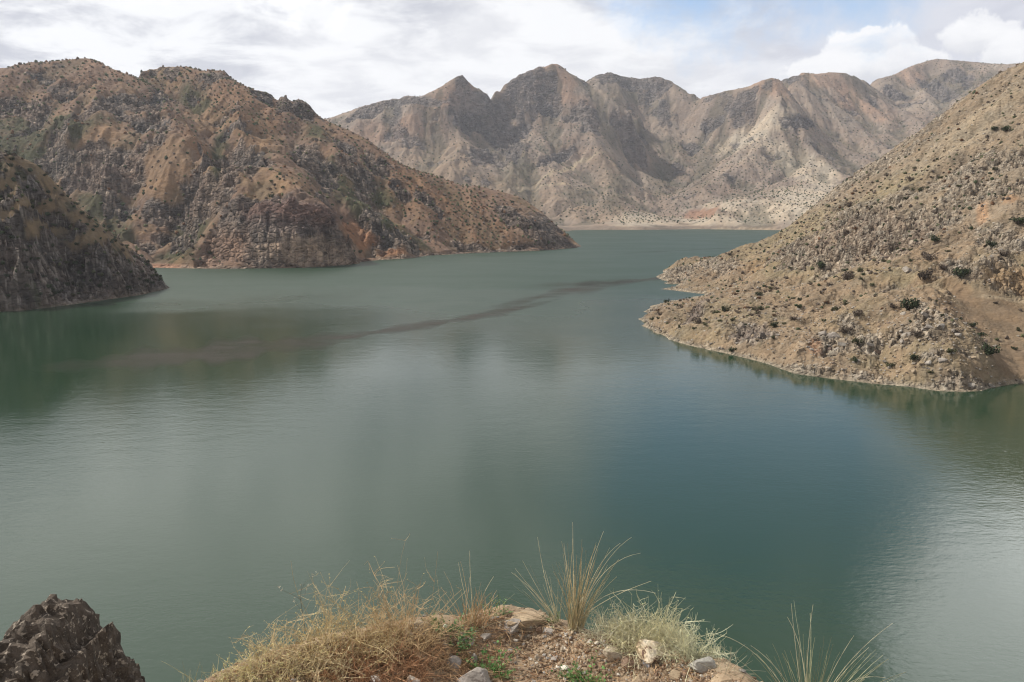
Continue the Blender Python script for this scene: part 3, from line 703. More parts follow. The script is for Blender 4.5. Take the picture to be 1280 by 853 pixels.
def floating_debris():
    m, t = mat_new('floating_scum')
    b, o = principled(t, .8, .2)
    g = t.n('ShaderNodeNewGeometry').outputs['Position']
    f = t.n('ShaderNodeAttribute', attribute_name='fade').outputs['Fac']
    n = t.noise(t.mapv(g, (.35, 1, 1), (0, 0, -.35)), .09, 6, .65)
    n2 = t.noise(g, .9, 4, .7)
    b.inputs['Base Color'].default_value = (.066, .055, .046, 1)
    a = t.m('MULTIPLY', f, t.mr(t.m('ADD', n, t.m('MULTIPLY', n2, .35)), .45, .9, .1, .8))
    t.l(t.m('MULTIPLY', a, 1.35, clamp=True) if False else t.m('MINIMUM', t.m('MULTIPLY', a, 1.05), .85), b.inputs['Alpha'])
    V, Fc, fade = [], [], []
    streaks = [([(40, 462, 2, 0), (110, 456, 7, .5), (190, 449, 9, .85), (260, 442, 10, 1.15), (330, 434, 9, 1.15), (400, 427, 6, .9), (460, 417, 3.2, .9), (530, 407, 3.4, .9), (590, 397, 3.6, 1), (640, 387, 3.2, 1), (680, 379, 2.2, .9), (705, 372, 1.5, 0)], 0),
               ([(600, 387, 1, 0), (650, 378, 3, .7), (690, 367, 5, .85), (730, 360, 5, .8), (780, 353, 3, .9), (822, 348.5, 2.2, 1), (832, 347, 2, .6)], 0),
               ([(640, 360, 1, 0), (700, 356, 3, .5), (760, 353, 3, .5), (800, 350, 2, 0)], 0),
               ([(835, 336, 1, 0), (855, 331, 2.4, .8), (880, 324.5, 2.2, .9), (915, 321, 1.6, .9), (945, 318, 1.4, .7)], 0),
               ([(770, 318, .6, 0), (800, 315.5, .7, .4), (850, 313.5, .7, .4), (900, 311, .6, .4), (935, 309.5, .6, 0)], 0)]
    for st, _ in streaks:
        p = np.array(dens(st, 4), float); b0 = len(V)
        K = 9
        for i, (a, c, w, s) in enumerate(p):
            w *= 1 + .3 * math.sin(i * .23) + .2 * math.sin(i * .57 + 1)
            for j in range(K):
                q = j / (K - 1) * 2 - 1
                X = W(a, c + q * w * 1.5)
                V.append((X[0], X[1], .02)); fade.append(s * (1 - q * q) ** 1.5)
        for i in range(len(p) - 1):
            for j in range(K - 1):
                k = b0 + i * K + j; Fc.append((k, k + 1, k + K + 1, k + K))
    V = np.array(V)
    me = new_mesh('floating_debris', V, [Fc], True); set_val(me, fade, 'fade')
    o = link('floating_debris', me, m); tag(o, 'long brown streaks of floating scum drifting across the green lake', 'floating debris', kind='stuff')
floating_debris()

# ================================================================== SCRUB ON THE HILLS
def ico(sub):
    bm = bmesh.new(); bmesh.ops.create_icosphere(bm, subdivisions=sub, radius=1)
    V = np.array([v.co[:] for v in bm.verts]); Fc = np.array([[v.index for v in f.verts] for f in bm.faces]); bm.free()
    return V, Fc
ICO1 = ico(1); ICO2 = ico(2); ICO3 = ico(3); ICO4 = ico(4); ICO5 = ico(5); ICO6 = ico(6)
def leaf_cloud(n, rng, r=(1, 1, .8), size=.16, lobes=5):
    """leaf clumps spread through the volume of a few boughs: returns verts, quads"""
    c = rng.normal(size=(lobes, 3)) * np.array([.42, .42, .28]); c[:, 2] = np.abs(c[:, 2]) + .35
    rad = rng.uniform(.35, .6, lobes)
    k = rng.integers(0, lobes, n)
    d = rng.normal(size=(n, 3)); d /= np.linalg.norm(d, axis=1)[:, None]
    p = c[k] + d * (rad[k] * rng.uniform(.45, 1.05, n))[:, None]
    p[:, 2] = np.maximum(p[:, 2], .03)
    p *= np.array(r)
    a = rng.normal(size=(n, 3)); a /= np.linalg.norm(a, axis=1)[:, None]
    b = np.cross(a, d); b /= np.linalg.norm(b, axis=1)[:, None] + 1e-6
    s = size * rng.uniform(.5, 1.3, n)[:, None]
    V = np.stack([p - a * s - b * s * .6, p + a * s * .7 - b * s * .7, p + a * s + b * s * .5, p - a * s * .6 + b * s * .8], 1).reshape(-1, 3)
    q = np.arange(n * 4).reshape(n, 4)
    return V, q
def tubes(paths, radii, sides=3):
    """paths (n,s,3), radii (n,s) -> verts, quads"""
    paths = np.asarray(paths, float); radii = np.asarray(radii, float)
    n, s, _ = paths.shape
    T = np.gradient(paths, axis=1); T /= np.linalg.norm(T, axis=2)[..., None] + 1e-9
    ref = np.where(np.abs(T[:, :1, 2:3]) > .8, np.array([1., 0, 0]), np.array([0, 0, 1.]))
    A_ = np.cross(T, np.broadcast_to(ref, T.shape)); A_ /= np.linalg.norm(A_, axis=2)[..., None] + 1e-9
    B_ = np.cross(T, A_)
    ang = np.arange(sides) * 2 * math.pi / sides
    V = paths[:, :, None] + radii[:, :, None, None] * (np.cos(ang)[None, None, :, None] * A_[:, :, None] + np.sin(ang)[None, None, :, None] * B_[:, :, None])
    i = np.arange(n * s * sides).reshape(n, s, sides)
    q = np.stack([i[:, :-1], np.roll(i[:, :-1], -1, 2), np.roll(i[:, 1:], -1, 2), i[:, 1:]], -1).reshape(-1, 4)
    return V.reshape(-1, 3), q
SCRUB = mat_scrub('scrub_leaves')
BUSH_TONES = {'dark green': (.044, .054, .030), 'olive green': (.082, .084, .046), 'grey brown': (.105, .083, .066), 'reddish brown': (.13, .075, .045)}
bush_meshes = {}
for tn, col in BUSH_TONES.items():
    for k in range(3):
        rng = np.random.default_rng(100 + k + 10 * len(tn))
        V, q = leaf_cloud(330, rng, (1, 1, .85), .10 if 'green' in tn else .085, 6 + k)
        n = 26
        d = rng.normal(size=(n, 3)); d[:, 2] = np.abs(d[:, 2]) + .5; d /= np.linalg.norm(d, axis=1)[:, None]
        tt = np.linspace(0, 1, 4)[None, :, None]
        pa = d[:, None] * tt * rng.uniform(.8, 1.15, n)[:, None, None] + rng.normal(size=(n, 4, 3)) * .04
        tv, tq = tubes(pa, np.linspace(.035, .008, 4)[None].repeat(n, 0))
        V2 = np.concatenate([V, tv]); 
        Cv = np.concatenate([np.array(col) * np.repeat(rng.uniform(.65, 1.5, len(q)), 4)[:, None], np.full((len(tv), 3), 1.) * np.array([.10, .08, .065])])
        me = new_mesh('bush', V2, [q, tq + len(V)]); set_col(me, Cv); me.materials.append(SCRUB)
        bush_meshes[tn, k] = me

cand = []     # (screen size, x, y, z, width, tone, hill)
def tone_pick(ws):
    return random.choices(list(BUSH_TONES), ws)[0]
def dens_field(h, f): return f(h.px, h.py)
# left hill
wA = .2 + 1.5 * blob(A.px, A.py, 560, 262, 120, 32, 27) + 1.6 * blob(A.px, A.py, 300, 128, 70, 26, 25) + .9 * blob(A.px, A.py, 200, 115, 40, 20, 40) + 1.2 * blob(A.px, A.py, 30, 165, 70, 40, 0) + 1.5 * blob(A.px, A.py, 250, 290, 40, 40, 0)
wA = wA * (1 - .75 * A.rock) * sm(A.Z, 3, 8) * (1 - blob(A.px, A.py, 350, 290, 90, 44, 0)) * (A.px > -60)
for q in A.scatter(4000, wA * (.25 + .75 * sm(fbm(A.xx / 60, A.yy / 60, 3, 301), -.15, .2) + .9 * blob(A.px, A.py, 570, 265, 115, 32, 27)), 4.0):
    cand.append([0, *q, random.uniform(.75, 1.9) * (1.35 if random.random() < .12 else 1), None, 'A'])
wD = (.35 + .9 * blob(D.px, D.py, 700, 165, 50, 60, 20) + 1.0 * blob(D.px, D.py, 780, 255, 60, 30, 0) + .9 * blob(D.px, D.py, 930, 220, 90, 60, 0) + .6 * blob(D.px, D.py, 960, 268, 90, 16, 0) + .8 * blob(D.px, D.py, 1180, 95, 60, 20, 0)) * (1 - .7 * D.rock) * sm(D.Z, 8, 14) * (1 - blob(D.px, D.py, 877, 265, 22, 8, -8)) * (1 - .85 * blob(D.px, D.py, 697, 100, 26, 20, 30)) * (1 - .7 * blob(D.px, D.py, 640, 240, 50, 14, 0))
for q in D.scatter(8500, wD, 8):
    cand.append([0, *q, random.uniform(1.2, 2.7), None, 'D'])
wB = (.3 + B.rock * .2) * sm(B.Z, 2, 5) * (B.px > -40)
for q in B.scatter(420, wB, 2.5):
    cand.append([0, *q, random.uniform(.6, 1.5), None, 'B'])
wC = (.7 + 1.3 * blob(Cc.px, Cc.py, 1130, 260, 140, 60, -20) + .5 * blob(Cc.px, Cc.py, 900, 360, 80, 40, 0)) * sm(Cc.Z, 1.0, 2.2) * (1 - .8 * bare)
for q in Cc.scatter(1200, wC * (.3 + sm(fbm(Cc.xx / 22, Cc.yy / 22, 3, 303), -.1, .3)), 1.6):
    cand.append([0, *q, random.uniform(.35, .9) * (1.6 if random.random() < .12 else 1), None, 'C'])
for c in cand:
    X, Yv, Zv = c[1:4]; c[0] = c[6] / math.sqrt(X * X + Yv * Yv)
    h = c[8]
    c[7] = tone_pick({'A': (4, 5, 5, 2.5), 'B': (6, 3, 3, 0), 'D': (6, 3, 1, 0), 'C': (2.5, 4, 6, 1)}[h])
# bushes one can point at on the right hill: px, py, width in photo pixels, tone, label
named = [
 (1137, 387, 23, 'dark green', 'largest dark green round bush on the right hill, backed by pale blocks'),
 (1116, 385, 11, 'grey brown', 'thin grey-brown bush just left of the largest dark green bush'),
 (1201, 346, 17, 'dark green', 'dark green bush at the top of the bare brown gully under the ochre cutting'),
 (1157, 350, 20, 'grey brown', 'wide grey-brown bush below the pale flat slab at the gully head'),
 (1177, 337, 11, 'grey brown', 'small grey-brown bush above the wide one at the gully head'),
 (1058, 350, 17, 'grey brown', 'broad grey bush on the grassy shelf, left of the pale flat slab'),
 (1038, 358, 10, 'grey brown', 'grey bush just below and left of the broad grey shelf bush'),
 (1090, 357, 7, 'olive green', 'small upright olive bush alone on the middle shelf'),
 (1056, 382, 8, 'olive green', 'olive bush on the ochre slope well above the big grey outcrop'),
 (1034, 380, 7, 'reddish brown', 'little rusty bush on the ochre slope left of an olive bush'),
 (1072, 429, 14, 'olive green', 'olive bush pressed against the right side of the big grey outcrop'),
 (1057, 416, 13, 'grey brown', 'spiky grey-brown bush on top of the big grey outcrop'),
 (1142, 449, 13, 'dark green', 'bright dark green bush low on the slope among pale blocks above the water'),
 (1111, 460, 12, 'olive green', 'olive bush low on the bare patch nearest the water'),
 (1236, 442, 18, 'dark green', 'tall dark green bush lowest of three in the brown gully'),
 (1224, 421, 12, 'dark green', 'middle dark green bush of three in the brown gully'),
 (1215, 409, 10, 'dark green', 'topmost dark green bush of three in the brown gully'),
 (1190, 441, 12, 'olive green', 'olive bush beside tumbled blocks left of the brown gully'),
 (1197, 416, 11, 'grey brown', 'grey bush at the tumbled grey slabs bordering the brown gully'),
 (1148, 420, 12, 'grey brown', 'grey-brown bush right of the pale split boulder cluster'),
 (1074, 395, 14, 'grey brown', 'grey bush tangled in rocks above the pale split boulder cluster'),
 (905, 390, 13, 'dark green', 'spiky dark green bush alone in the middle of the ochre headland'),
 (871, 405, 14, 'grey brown', 'purple-grey bush on the headland left of the lone spiky green one'),
 (915, 440, 10, 'dark green', 'dark green bush right at the waterline below the headland'),
 (967, 409, 11, 'dark green', 'dark bush right of the purple-grey rock patch on the headland'),
 (919, 368, 7, 'reddish brown', 'small rust-red bush at the back of the headland'),
 (948, 369, 10, 'dark green', 'dark bush on the back of the headland below white stones'),
 (832, 379, 9, 'dark green', 'low dark bush near the pointed tip of the headland'),
 (1138, 227, 13, 'grey brown', 'grey-brown bush high on the pale scree of the right hill'),
 (1062, 258, 13, 'grey brown', 'feathery grey bush on the left flank of the upper right hill'),
 (1271, 279, 15, 'dark green', 'dark bush at the right edge beside the ochre cliff face'),
 (1237, 309, 13, 'dark green', 'dark green bush right of the brown rock fins above the cutting'),
 (1255, 320, 13, 'grey brown', 'grey bush directly above the ochre cutting at the right edge'),
 (1159, 325, 15, 'grey brown', 'wide grey-brown bush under the brown rock fins'),
 (1168, 302, 12, 'dark green', 'dark bush at the lower right end of the brown rock fins'),
 (1024, 335, 13, 'dark green', 'dark bush at the left foot of the brown rock fins'),
 (1244, 163, 9, 'dark green', 'left one of the pair of dark green bushes high on the right hill'),
 (1259, 164, 10, 'dark green', 'right one of the pair of dark green bushes high on the right hill'),
]
def place_bush(p, w, tn, label, group):
    o = bpy.data.objects.new('bush', bush_meshes[tn, random.randrange(3)]); COL.objects.link(o)
    o.location = (p[0], p[1], p[2] - w * .06)
    o.rotation_euler = (0, 0, random.uniform(0, 6.28)); s = w / 2
    o.scale = (s * random.uniform(.9, 1.15), s * random.uniform(.9, 1.15), s * random.uniform(1.0, 1.4))
    tag(o, label, 'bush', group)
taken = []
for (a, b, w, tn, lb) in named:
    p = Cc.at(a, b); place_bush(p, w * p.length / 1010, tn, lb, 'bushes on the right hill'); taken.append((p.x, p.y))
def zone(h, a, b):
    if h == 'C':
        if a < 905 and b < 372: return 'on the small far spit of the right headland'
        if a < 905: return 'on the low pointed end of the right headland'
        if a < 1010 and b > 330: return 'on the ochre flank of the right headland'
        if a > 1190 and b > 345: return 'around the bare brown gully at the right edge'
        if a >= 1010 and b > 400: return 'among pale blocks low on the right hill above the water'
        if a >= 1010 and b > 330: return 'on the rough grassy shelf halfway up the right hill'
        if b > 262 and a < 1180: return 'among the brown rock fins of the right hill'
        if b > 262: return 'between the rock fins and ochre cutting at the right edge'
        if a < 1150: return 'along the left skyline edge of the right hill'
        return 'on the pale upper slope of the right hill'
    if h == 'B': return 'on the dark near cliff at the left edge'
    if h == 'A':
        if a > 440: return 'on the reddish slope falling to the left headland tip'
        if b < 105: return 'along the summit of the left hill'
        if b < 185: return 'on the upper slopes of the left hill'
        return 'on the lower spurs of the left hill'
    return 'on the far mountains'
cand = [c for c in cand if not (c[8] == 'C' and any(math.hypot(c[1] - a, c[2] - b) < 2.6 for a, b in taken))]
cand.sort(key=lambda c: -c[0])
NB = 300 - len(named)
near, rest = [], []
for c in cand:
    a, b = project(c[1], c[2], c[3])
    if len(near) < NB and 4 < a < 1276 and c[8] != 'D': near.append((c, a, b))
    else: rest.append(c)
ZW = {'dark green': 'dark green', 'olive green': 'olive', 'grey brown': 'grey-brown', 'reddish brown': 'rust-brown'}
for c, a, b in near:
    z = zone(c[8], a, b); px_w = c[0] * 1010 * 1.9
    size = 'low' if px_w < 6.5 else 'broad'
    place_bush((c[1], c[2], c[3]), c[6] * 1.9, c[7], f'{size} {ZW[c[7]]} bush {z}', f'{size} {ZW[c[7]]} bushes {z}')
# the thousands left over read as one speckled cover
Vs, Fs, Cs = [], [], []
base = 0
for c in rest:
    w = c[6]; V0, F0 = ICO1
    k = random.uniform(.7, 1.1)
    V = V0 * RNG.uniform(.6, 1.25, (len(V0), 1)) * np.array([w, w, w * k]) * random.uniform(.75, 1.1)
    V = V + np.array([c[1], c[2], c[3] + w * .3])
    Vs.append(V); Fs.append(F0 + base); base += len(V)
    Cs.append(np.array(BUSH_TONES[c[7]]) * (RNG.uniform(.7, 1.35, (len(V), 1))) * {'A': 1.35, 'D': 1.3}.get(c[8], 1.0))
me = new_mesh('scrub', np.concatenate(Vs), [np.concatenate(Fs)]); set_col(me, np.concatenate(Cs))
tag(link('scrub', me, SCRUB), 'dark scattered scrub speckling the brown hillsides around the lake', 'scrub', kind='stuff')

# ================================================================== BOULDERS AND RUBBLE ON THE RIGHT HILL
def rock_shape(base, rng, cuts=14, lo=.45, hi=.95, rough=.05, sc=(1, 1, .7)):
    V, Fc = base; V = V.copy()
    for _ in range(cuts):
        n = rng.normal(size=3); n /= np.linalg.norm(n); d = rng.uniform(lo, hi)
        e = V @ n - d
        V = V - np.where(e > 0, e, 0)[:, None] * n * .93
    f = 2.6
    n1 = perlin(V[:, 0] * f + 9 * V[:, 2], V[:, 1] * f - 7 * V[:, 2], int(rng.integers(999))) * rough
    n2 = perlin(V[:, 0] * 7 + 19 * V[:, 2], V[:, 1] * 7 - 17 * V[:, 2], int(rng.integers(999))) * rough * .5
    V = V * (1 + n1 + n2)[:, None]
    return V * np.array(sc), Fc
BM = {'pale grey': mat_stone('pale_boulder', (.36, .32, .27), (.23, .195, .165), .25, .9, .12), 'tan': mat_stone('tan_boulder', (.37, .29, .20), (.27, .20, .135), .25, .9, .12), 'brown': mat_stone('brown_boulder', (.21, .155, .12), (.14, .105, .088), .25, .9, .12)}
boulder_meshes = {}
for tn in BM:
    for k in range(5):
        V, Fc = rock_shape(ICO3, np.random.default_rng(300 + k), 16, .35, .85, .06, [(1, .7, .6), (1, .8, .45), (.8, .7, .75), (1.1, .6, .5), (.9, .9, .55)][k])
        me = new_mesh('boulder', V, [Fc]); me.materials.append(BM[tn]); boulder_meshes[tn, k] = me
def place_boulder(p, w, tn, label, group, k=None, tilt=.35):
    o = bpy.data.objects.new('boulder', boulder_meshes[tn, random.randrange(5) if k is None else k]); COL.objects.link(o)
    o.location = (p[0], p[1], p[2] + w * .05)
    o.rotation_euler = (random.uniform(-tilt, tilt), random.uniform(-tilt, tilt), random.uniform(-.6, .6)); s = w / 1.75
    o.scale = (s, s * random.uniform(.8, 1.1), s * random.uniform(.85, 1.25))
    tag(o, label, 'boulder', group)
for (a, b, w, tn, k, lb) in [
  (1040, 424, 24, 'pale grey', 2, 'biggest block of the big grey outcrop above the waterline'),
  (1054, 430, 15, 'pale grey', 0, 'second block of the big grey outcrop, on its right shoulder'),
  (1029, 418, 13, 'pale grey', 4, 'left shoulder block of the big grey outcrop'),
  (1046, 439, 9, 'pale grey', 2, 'clean pale facet of rock below the big grey outcrop'),
  (1036, 437, 12, 'brown', 4, 'dark brown undercut rock beneath the big grey outcrop'),
  (1134, 420, 13, 'pale grey', 4, 'top block of the pale split boulder cluster'),
  (1128, 427, 11, 'pale grey', 1, 'lower block of the pale split boulder cluster'),
  (1128, 393, 10, 'pale grey', 2, 'pale pointed block at the left foot of the largest dark green bush'),
  (1157, 396, 11, 'pale grey', 0, 'pale block right of the largest dark green bush'),
  (1159, 408, 15, 'pale grey', 1, 'flat grey slab at the top of the tumbled slab row'),
  (1176, 410, 17, 'pale grey', 3, 'long grey slab in the middle of the tumbled slab row'),
  (1197, 420, 14, 'pale grey', 3, 'sloping grey slab ending the tumbled slab row'),
  (1177, 450, 14, 'pale grey', 1, 'whitish ledge block low on the slope left of the gully'),
  (1160, 455, 12, 'pale grey', 4, 'grey block left of the whitish ledge block'),
  (1135, 339, 17, 'pale grey', 1, 'pale flat slab at the head of the brown gully'),
  (1088, 433, 12, 'pale grey', 0, 'grey block between the big outcrop and the split cluster'),
  (1098, 440, 11, 'brown', 0, 'brown block below the grey one between outcrop and split cluster'),
  (948, 360, 8, 'pale grey', 1, 'white stone pair lying at the back of the headland'),
  (1240, 486, 9, 'pale grey', 0, 'last pale block of the waterline row at the gully mouth'),
  (1212, 483, 13, 'pale grey', 2, 'largest pale block in the waterline row'),
  ]:
    p = Cc.at(a, b); place_boulder(p, w * p.length / 1010, tn, lb, 'boulders on the right hill', k)
wR = (.04 + 2.2 * blob(Cc.px, Cc.py, 1100, 430, 110, 50, 0) + 2.4 * blob(Cc.px, Cc.py, 1190, 440, 50, 45, 0) + 3 * blob(Cc.px, Cc.py, 1210, 483, 40, 8, 0) + .8 * blob(Cc.px, Cc.py, 1090, 300, 100, 36, 0) + .5 * blob(Cc.px, Cc.py, 880, 380, 90, 50, 0) + .9 * Cc.rock) * sm(Cc.Z, -.2, .5) * (1 - .95 * bare)
rocks = []
for q in Cc.scatter(8000, wR, .6):
    r = random.random()
    rocks.append((random.uniform(.35, .8) if r < .85 else random.uniform(.8, 1.7), q))
rocks.sort(key=lambda r: -r[0] / r[1][1])
Vs, Fs, Cs = [], [], []; base = 0; nb = 0
small = [rock_shape(ICO1, np.random.default_rng(500 + k), 8, .4, .85, .05, (1, .75, .6)) for k in range(8)]
for w, q in rocks:
    a, b = project(*q[:3])
    tn = 'brown' if (zone('C', a, b).startswith('among the brown') and random.random() < .7) else random.choices(('pale grey', 'tan', 'brown'), (5, 4, 1.2))[0]
    if nb < 280 and 785 < a < 1275:
        nb += 1; sz = 'big' if w * 1010 / q[1] > 6 else 'small'
        place_boulder(q, w, tn, f'{sz} {tn} boulder {zone("C", a, b)}', f'{sz} {tn} boulders {zone("C", a, b)}')
    else:
        V, Fc = small[random.randrange(8)]; an = random.uniform(0, 6.28); c_, s_ = math.cos(an), math.sin(an)
        R = np.array([[c_, -s_, 0], [s_, c_, 0], [0, 0, 1]])
        Vs.append((V * w * .62) @ R.T + np.array(q[:3])); Fs.append(Fc + base); base += len(V)
        Cs.append(np.full((len(V), 3), 1.) * np.array({'pale grey': (.37, .325, .27), 'tan': (.33, .255, .17), 'brown': (.18, .135, .105)}[tn]) * random.uniform(.75, 1.2))
RUB = mat_scrub('rubble_stone')
me = new_mesh('rubble', np.concatenate(Vs), [np.concatenate(Fs)]); set_col(me, np.concatenate(Cs))
tag(link('rubble', me, RUB), 'loose stones littering the ochre slope of the right hill', 'rubble', kind='stuff')
# two dead stubs at the tip of the headland
for (a, b, h, lb) in [(836, 377, 1.9, 'thin dead stub standing at the headland tip, left of two'), (857, 375, 1.3, 'shorter dead stub behind the headland tip, right of two')]:
    p = Cc.at(a, b); rng = np.random.default_rng(a)
    pa = [np.stack([np.linspace(0, .12, 5), np.zeros(5), np.linspace(-.2, h, 5)], 1), np.stack([np.linspace(.05, -.45, 5), np.zeros(5), np.linspace(h * .45, h * .8, 5)], 1), np.stack([np.linspace(.06, .4, 5), np.zeros(5), np.linspace(h * .55, h * .75, 5)], 1)]
    V, q = tubes(pa, [np.linspace(.16, .06, 5), np.linspace(.09, .03, 5), np.linspace(.08, .03, 5)], 5)
    me = new_mesh('dead_stub', V, [q]); set_col(me, np.full((len(V), 3), .04))
    o = link('dead_stub', me, SCRUB); o.location = p; tag(o, lb, 'dead stub', 'dead stubs on the headland')

# ================================================================== FOREGROUND KNOLL
crest_px = [(225, 868, 2.42), (280, 846, 2.5), (330, 826, 2.6), (400, 808, 2.72), (450, 796, 2.82), (520, 783, 2.96), (560, 780, 3.04), (600, 776, 3.12), (640, 766, 3.22), (665, 768, 3.22), (690, 781, 3.16), (740, 797, 3.06), (790, 808, 2.97), (840, 822, 2.86), (890, 838, 2.72), (930, 855, 2.58)]
crP = [P(*p) for p in crest_px]
poly = [(-1.35, -7)] + [(-1.25, 1.5)] + [(p[0], p[1]) for p in crP] + [(1.0, 1.6), (1.5, -7)]
zc = np.array([p[2] for p in crP]); xc = np.array([p[0] for p in crP])
def fg_height(x, y):
    x = np.asarray(x, float); y = np.asarray(y, float)
    d = np.full(x.shape, 1e9); inside = np.zeros(x.shape, bool)
    n = len(poly)
    for i in range(n):
        (ax, ay), (bx, by) = poly[i], poly[(i + 1) % n]
        if i < n - 1:
            vx, vy = bx - ax, by - ay; t = np.clip(((x - ax) * vx + (y - ay) * vy) / (vx * vx + vy * vy), 0, 1)
            d = np.minimum(d, np.hypot(x - ax - t * vx, y - ay - t * vy))
        inside ^= ((ay > y) != (by > y)) & (x < (bx - ax) * (y - ay) / (by - ay + 1e-12) + ax)
    dd = np.where(inside, -d, d)
    rim = np.interp(x, xc, zc)
    foot = 38.25 + .03 * np.clip(-y, 0, 4)
    t = sm(y, 1.6, 2.9)
    top = foot * (1 - t) + rim * t - .035 * sm(-dd, .0, .5) + .03 * np.exp(-((dd + .05) / .1) ** 2)
    o = np.maximum(dd, 0)
    fall = 1.45 * (np.sqrt(o * o + .03) - math.sqrt(.03)) + .25 * np.maximum(o - 3, 0) * 0
    return top - fall, dd
def fg_full(x, y):
    z, dd = fg_height(x, y)
    x = np.asarray(x, np.float32); y = np.asarray(y, np.float32)
    o = sm(dd, .1, 4)
    z = z + fbm(x * 2.2, y * 2.2, 3, 51) * .045 + fbm(x * 9, y * 9, 3, 52) * .014 + fbm(x * 32, y * 32, 2, 53) * .005
    f1, _ = facets(x * 1.1, y * 1.1, 54); f2, _ = facets(x * .25, y * .25, 55)
    return z + o * (f1 * .35 - .1) + sm(dd, 2, 10) * (f2 * 1.6 - .6), dd
def axis(a, b, h, far0, far1):
    c = list(np.arange(a, b, h)); s = h; lo = a
    left = []
    while lo > far0: s *= 1.12; lo -= s; left.append(lo)
    s = h; hi = c[-1]; right = []
    while hi < far1: s *= 1.12; hi += s; right.append(hi)
    return np.array(left[::-1] + c + right)
gx_ = axis(-1.7, 1.7, .011, -70, 70); gy_ = axis(1.7, 3.5, .011, -30, 70)
GX, GY = np.meshgrid(gx_, gy_, indexing='ij')
GZ, GD = fg_full(GX, GY)
GZ = np.maximum(GZ, -4)
i = np.arange(GX.size).reshape(GX.shape)
q = np.stack([i[:-1, :-1], i[1:, :-1], i[1:, 1:], i[:-1, 1:]], -1).reshape(-1, 4)
V = np.stack([GX, GY, GZ], -1).reshape(-1, 3)
q = q[V[q, 2].max(1) > -3]; used = np.unique(q); rm = np.full(len(V), -1); rm[used] = np.arange(len(used))
me = new_mesh('ground', V[used], [rm[q]], True)
xx, yy = GX.astype(np.float32), GY.astype(np.float32)
n1 = fbm(xx * 3, yy * 3, 4, 61); n2 = fbm(xx * 18, yy * 18, 4, 62)
C = np.broadcast_to(np.array([.235, .178, .122], np.float32), xx.shape + (3,)).copy()
C = cmix(C, (.17, .122, .082), sm(n1 + n2 * .5, 0, .5)); C = cmix(C, (.31, .25, .18), sm(n2 - n1 * .4, .12, .45) * .7)
C = cmix(C, (.17, .145, .12), sm(GD, .3, 2))
set_col(me, (C * 1.22).reshape(-1, 3)[used]); set_val(me, sm(GD, .3, 2).reshape(-1)[used], 'rock')
o = link('ground', me, mat_terrain('knoll_earth', .012, .3, .9)); o['kind'] = 'structure'

def fgz(x, y): return float(fg_full(np.array([x]), np.array([y]))[0][0])
def hit(px, py):
    """where the sight line meets the knoll"""
    u, w = ray(px, py); Yv = np.linspace(1.8, 4.2, 1200)
    z = CAMZ + w * Yv; g = fg_full(u * Yv, Yv)[0]
    k = np.argmax(z < g)
    if not (z < g).any(): k = int(np.argmin(z - g))
    return Vector((float(u * Yv[k]), float(Yv[k]), float(g[k])))
PXM = lambda p: math.hypot(p.y, CAMZ - p.z) / F     # metres per photo pixel at p

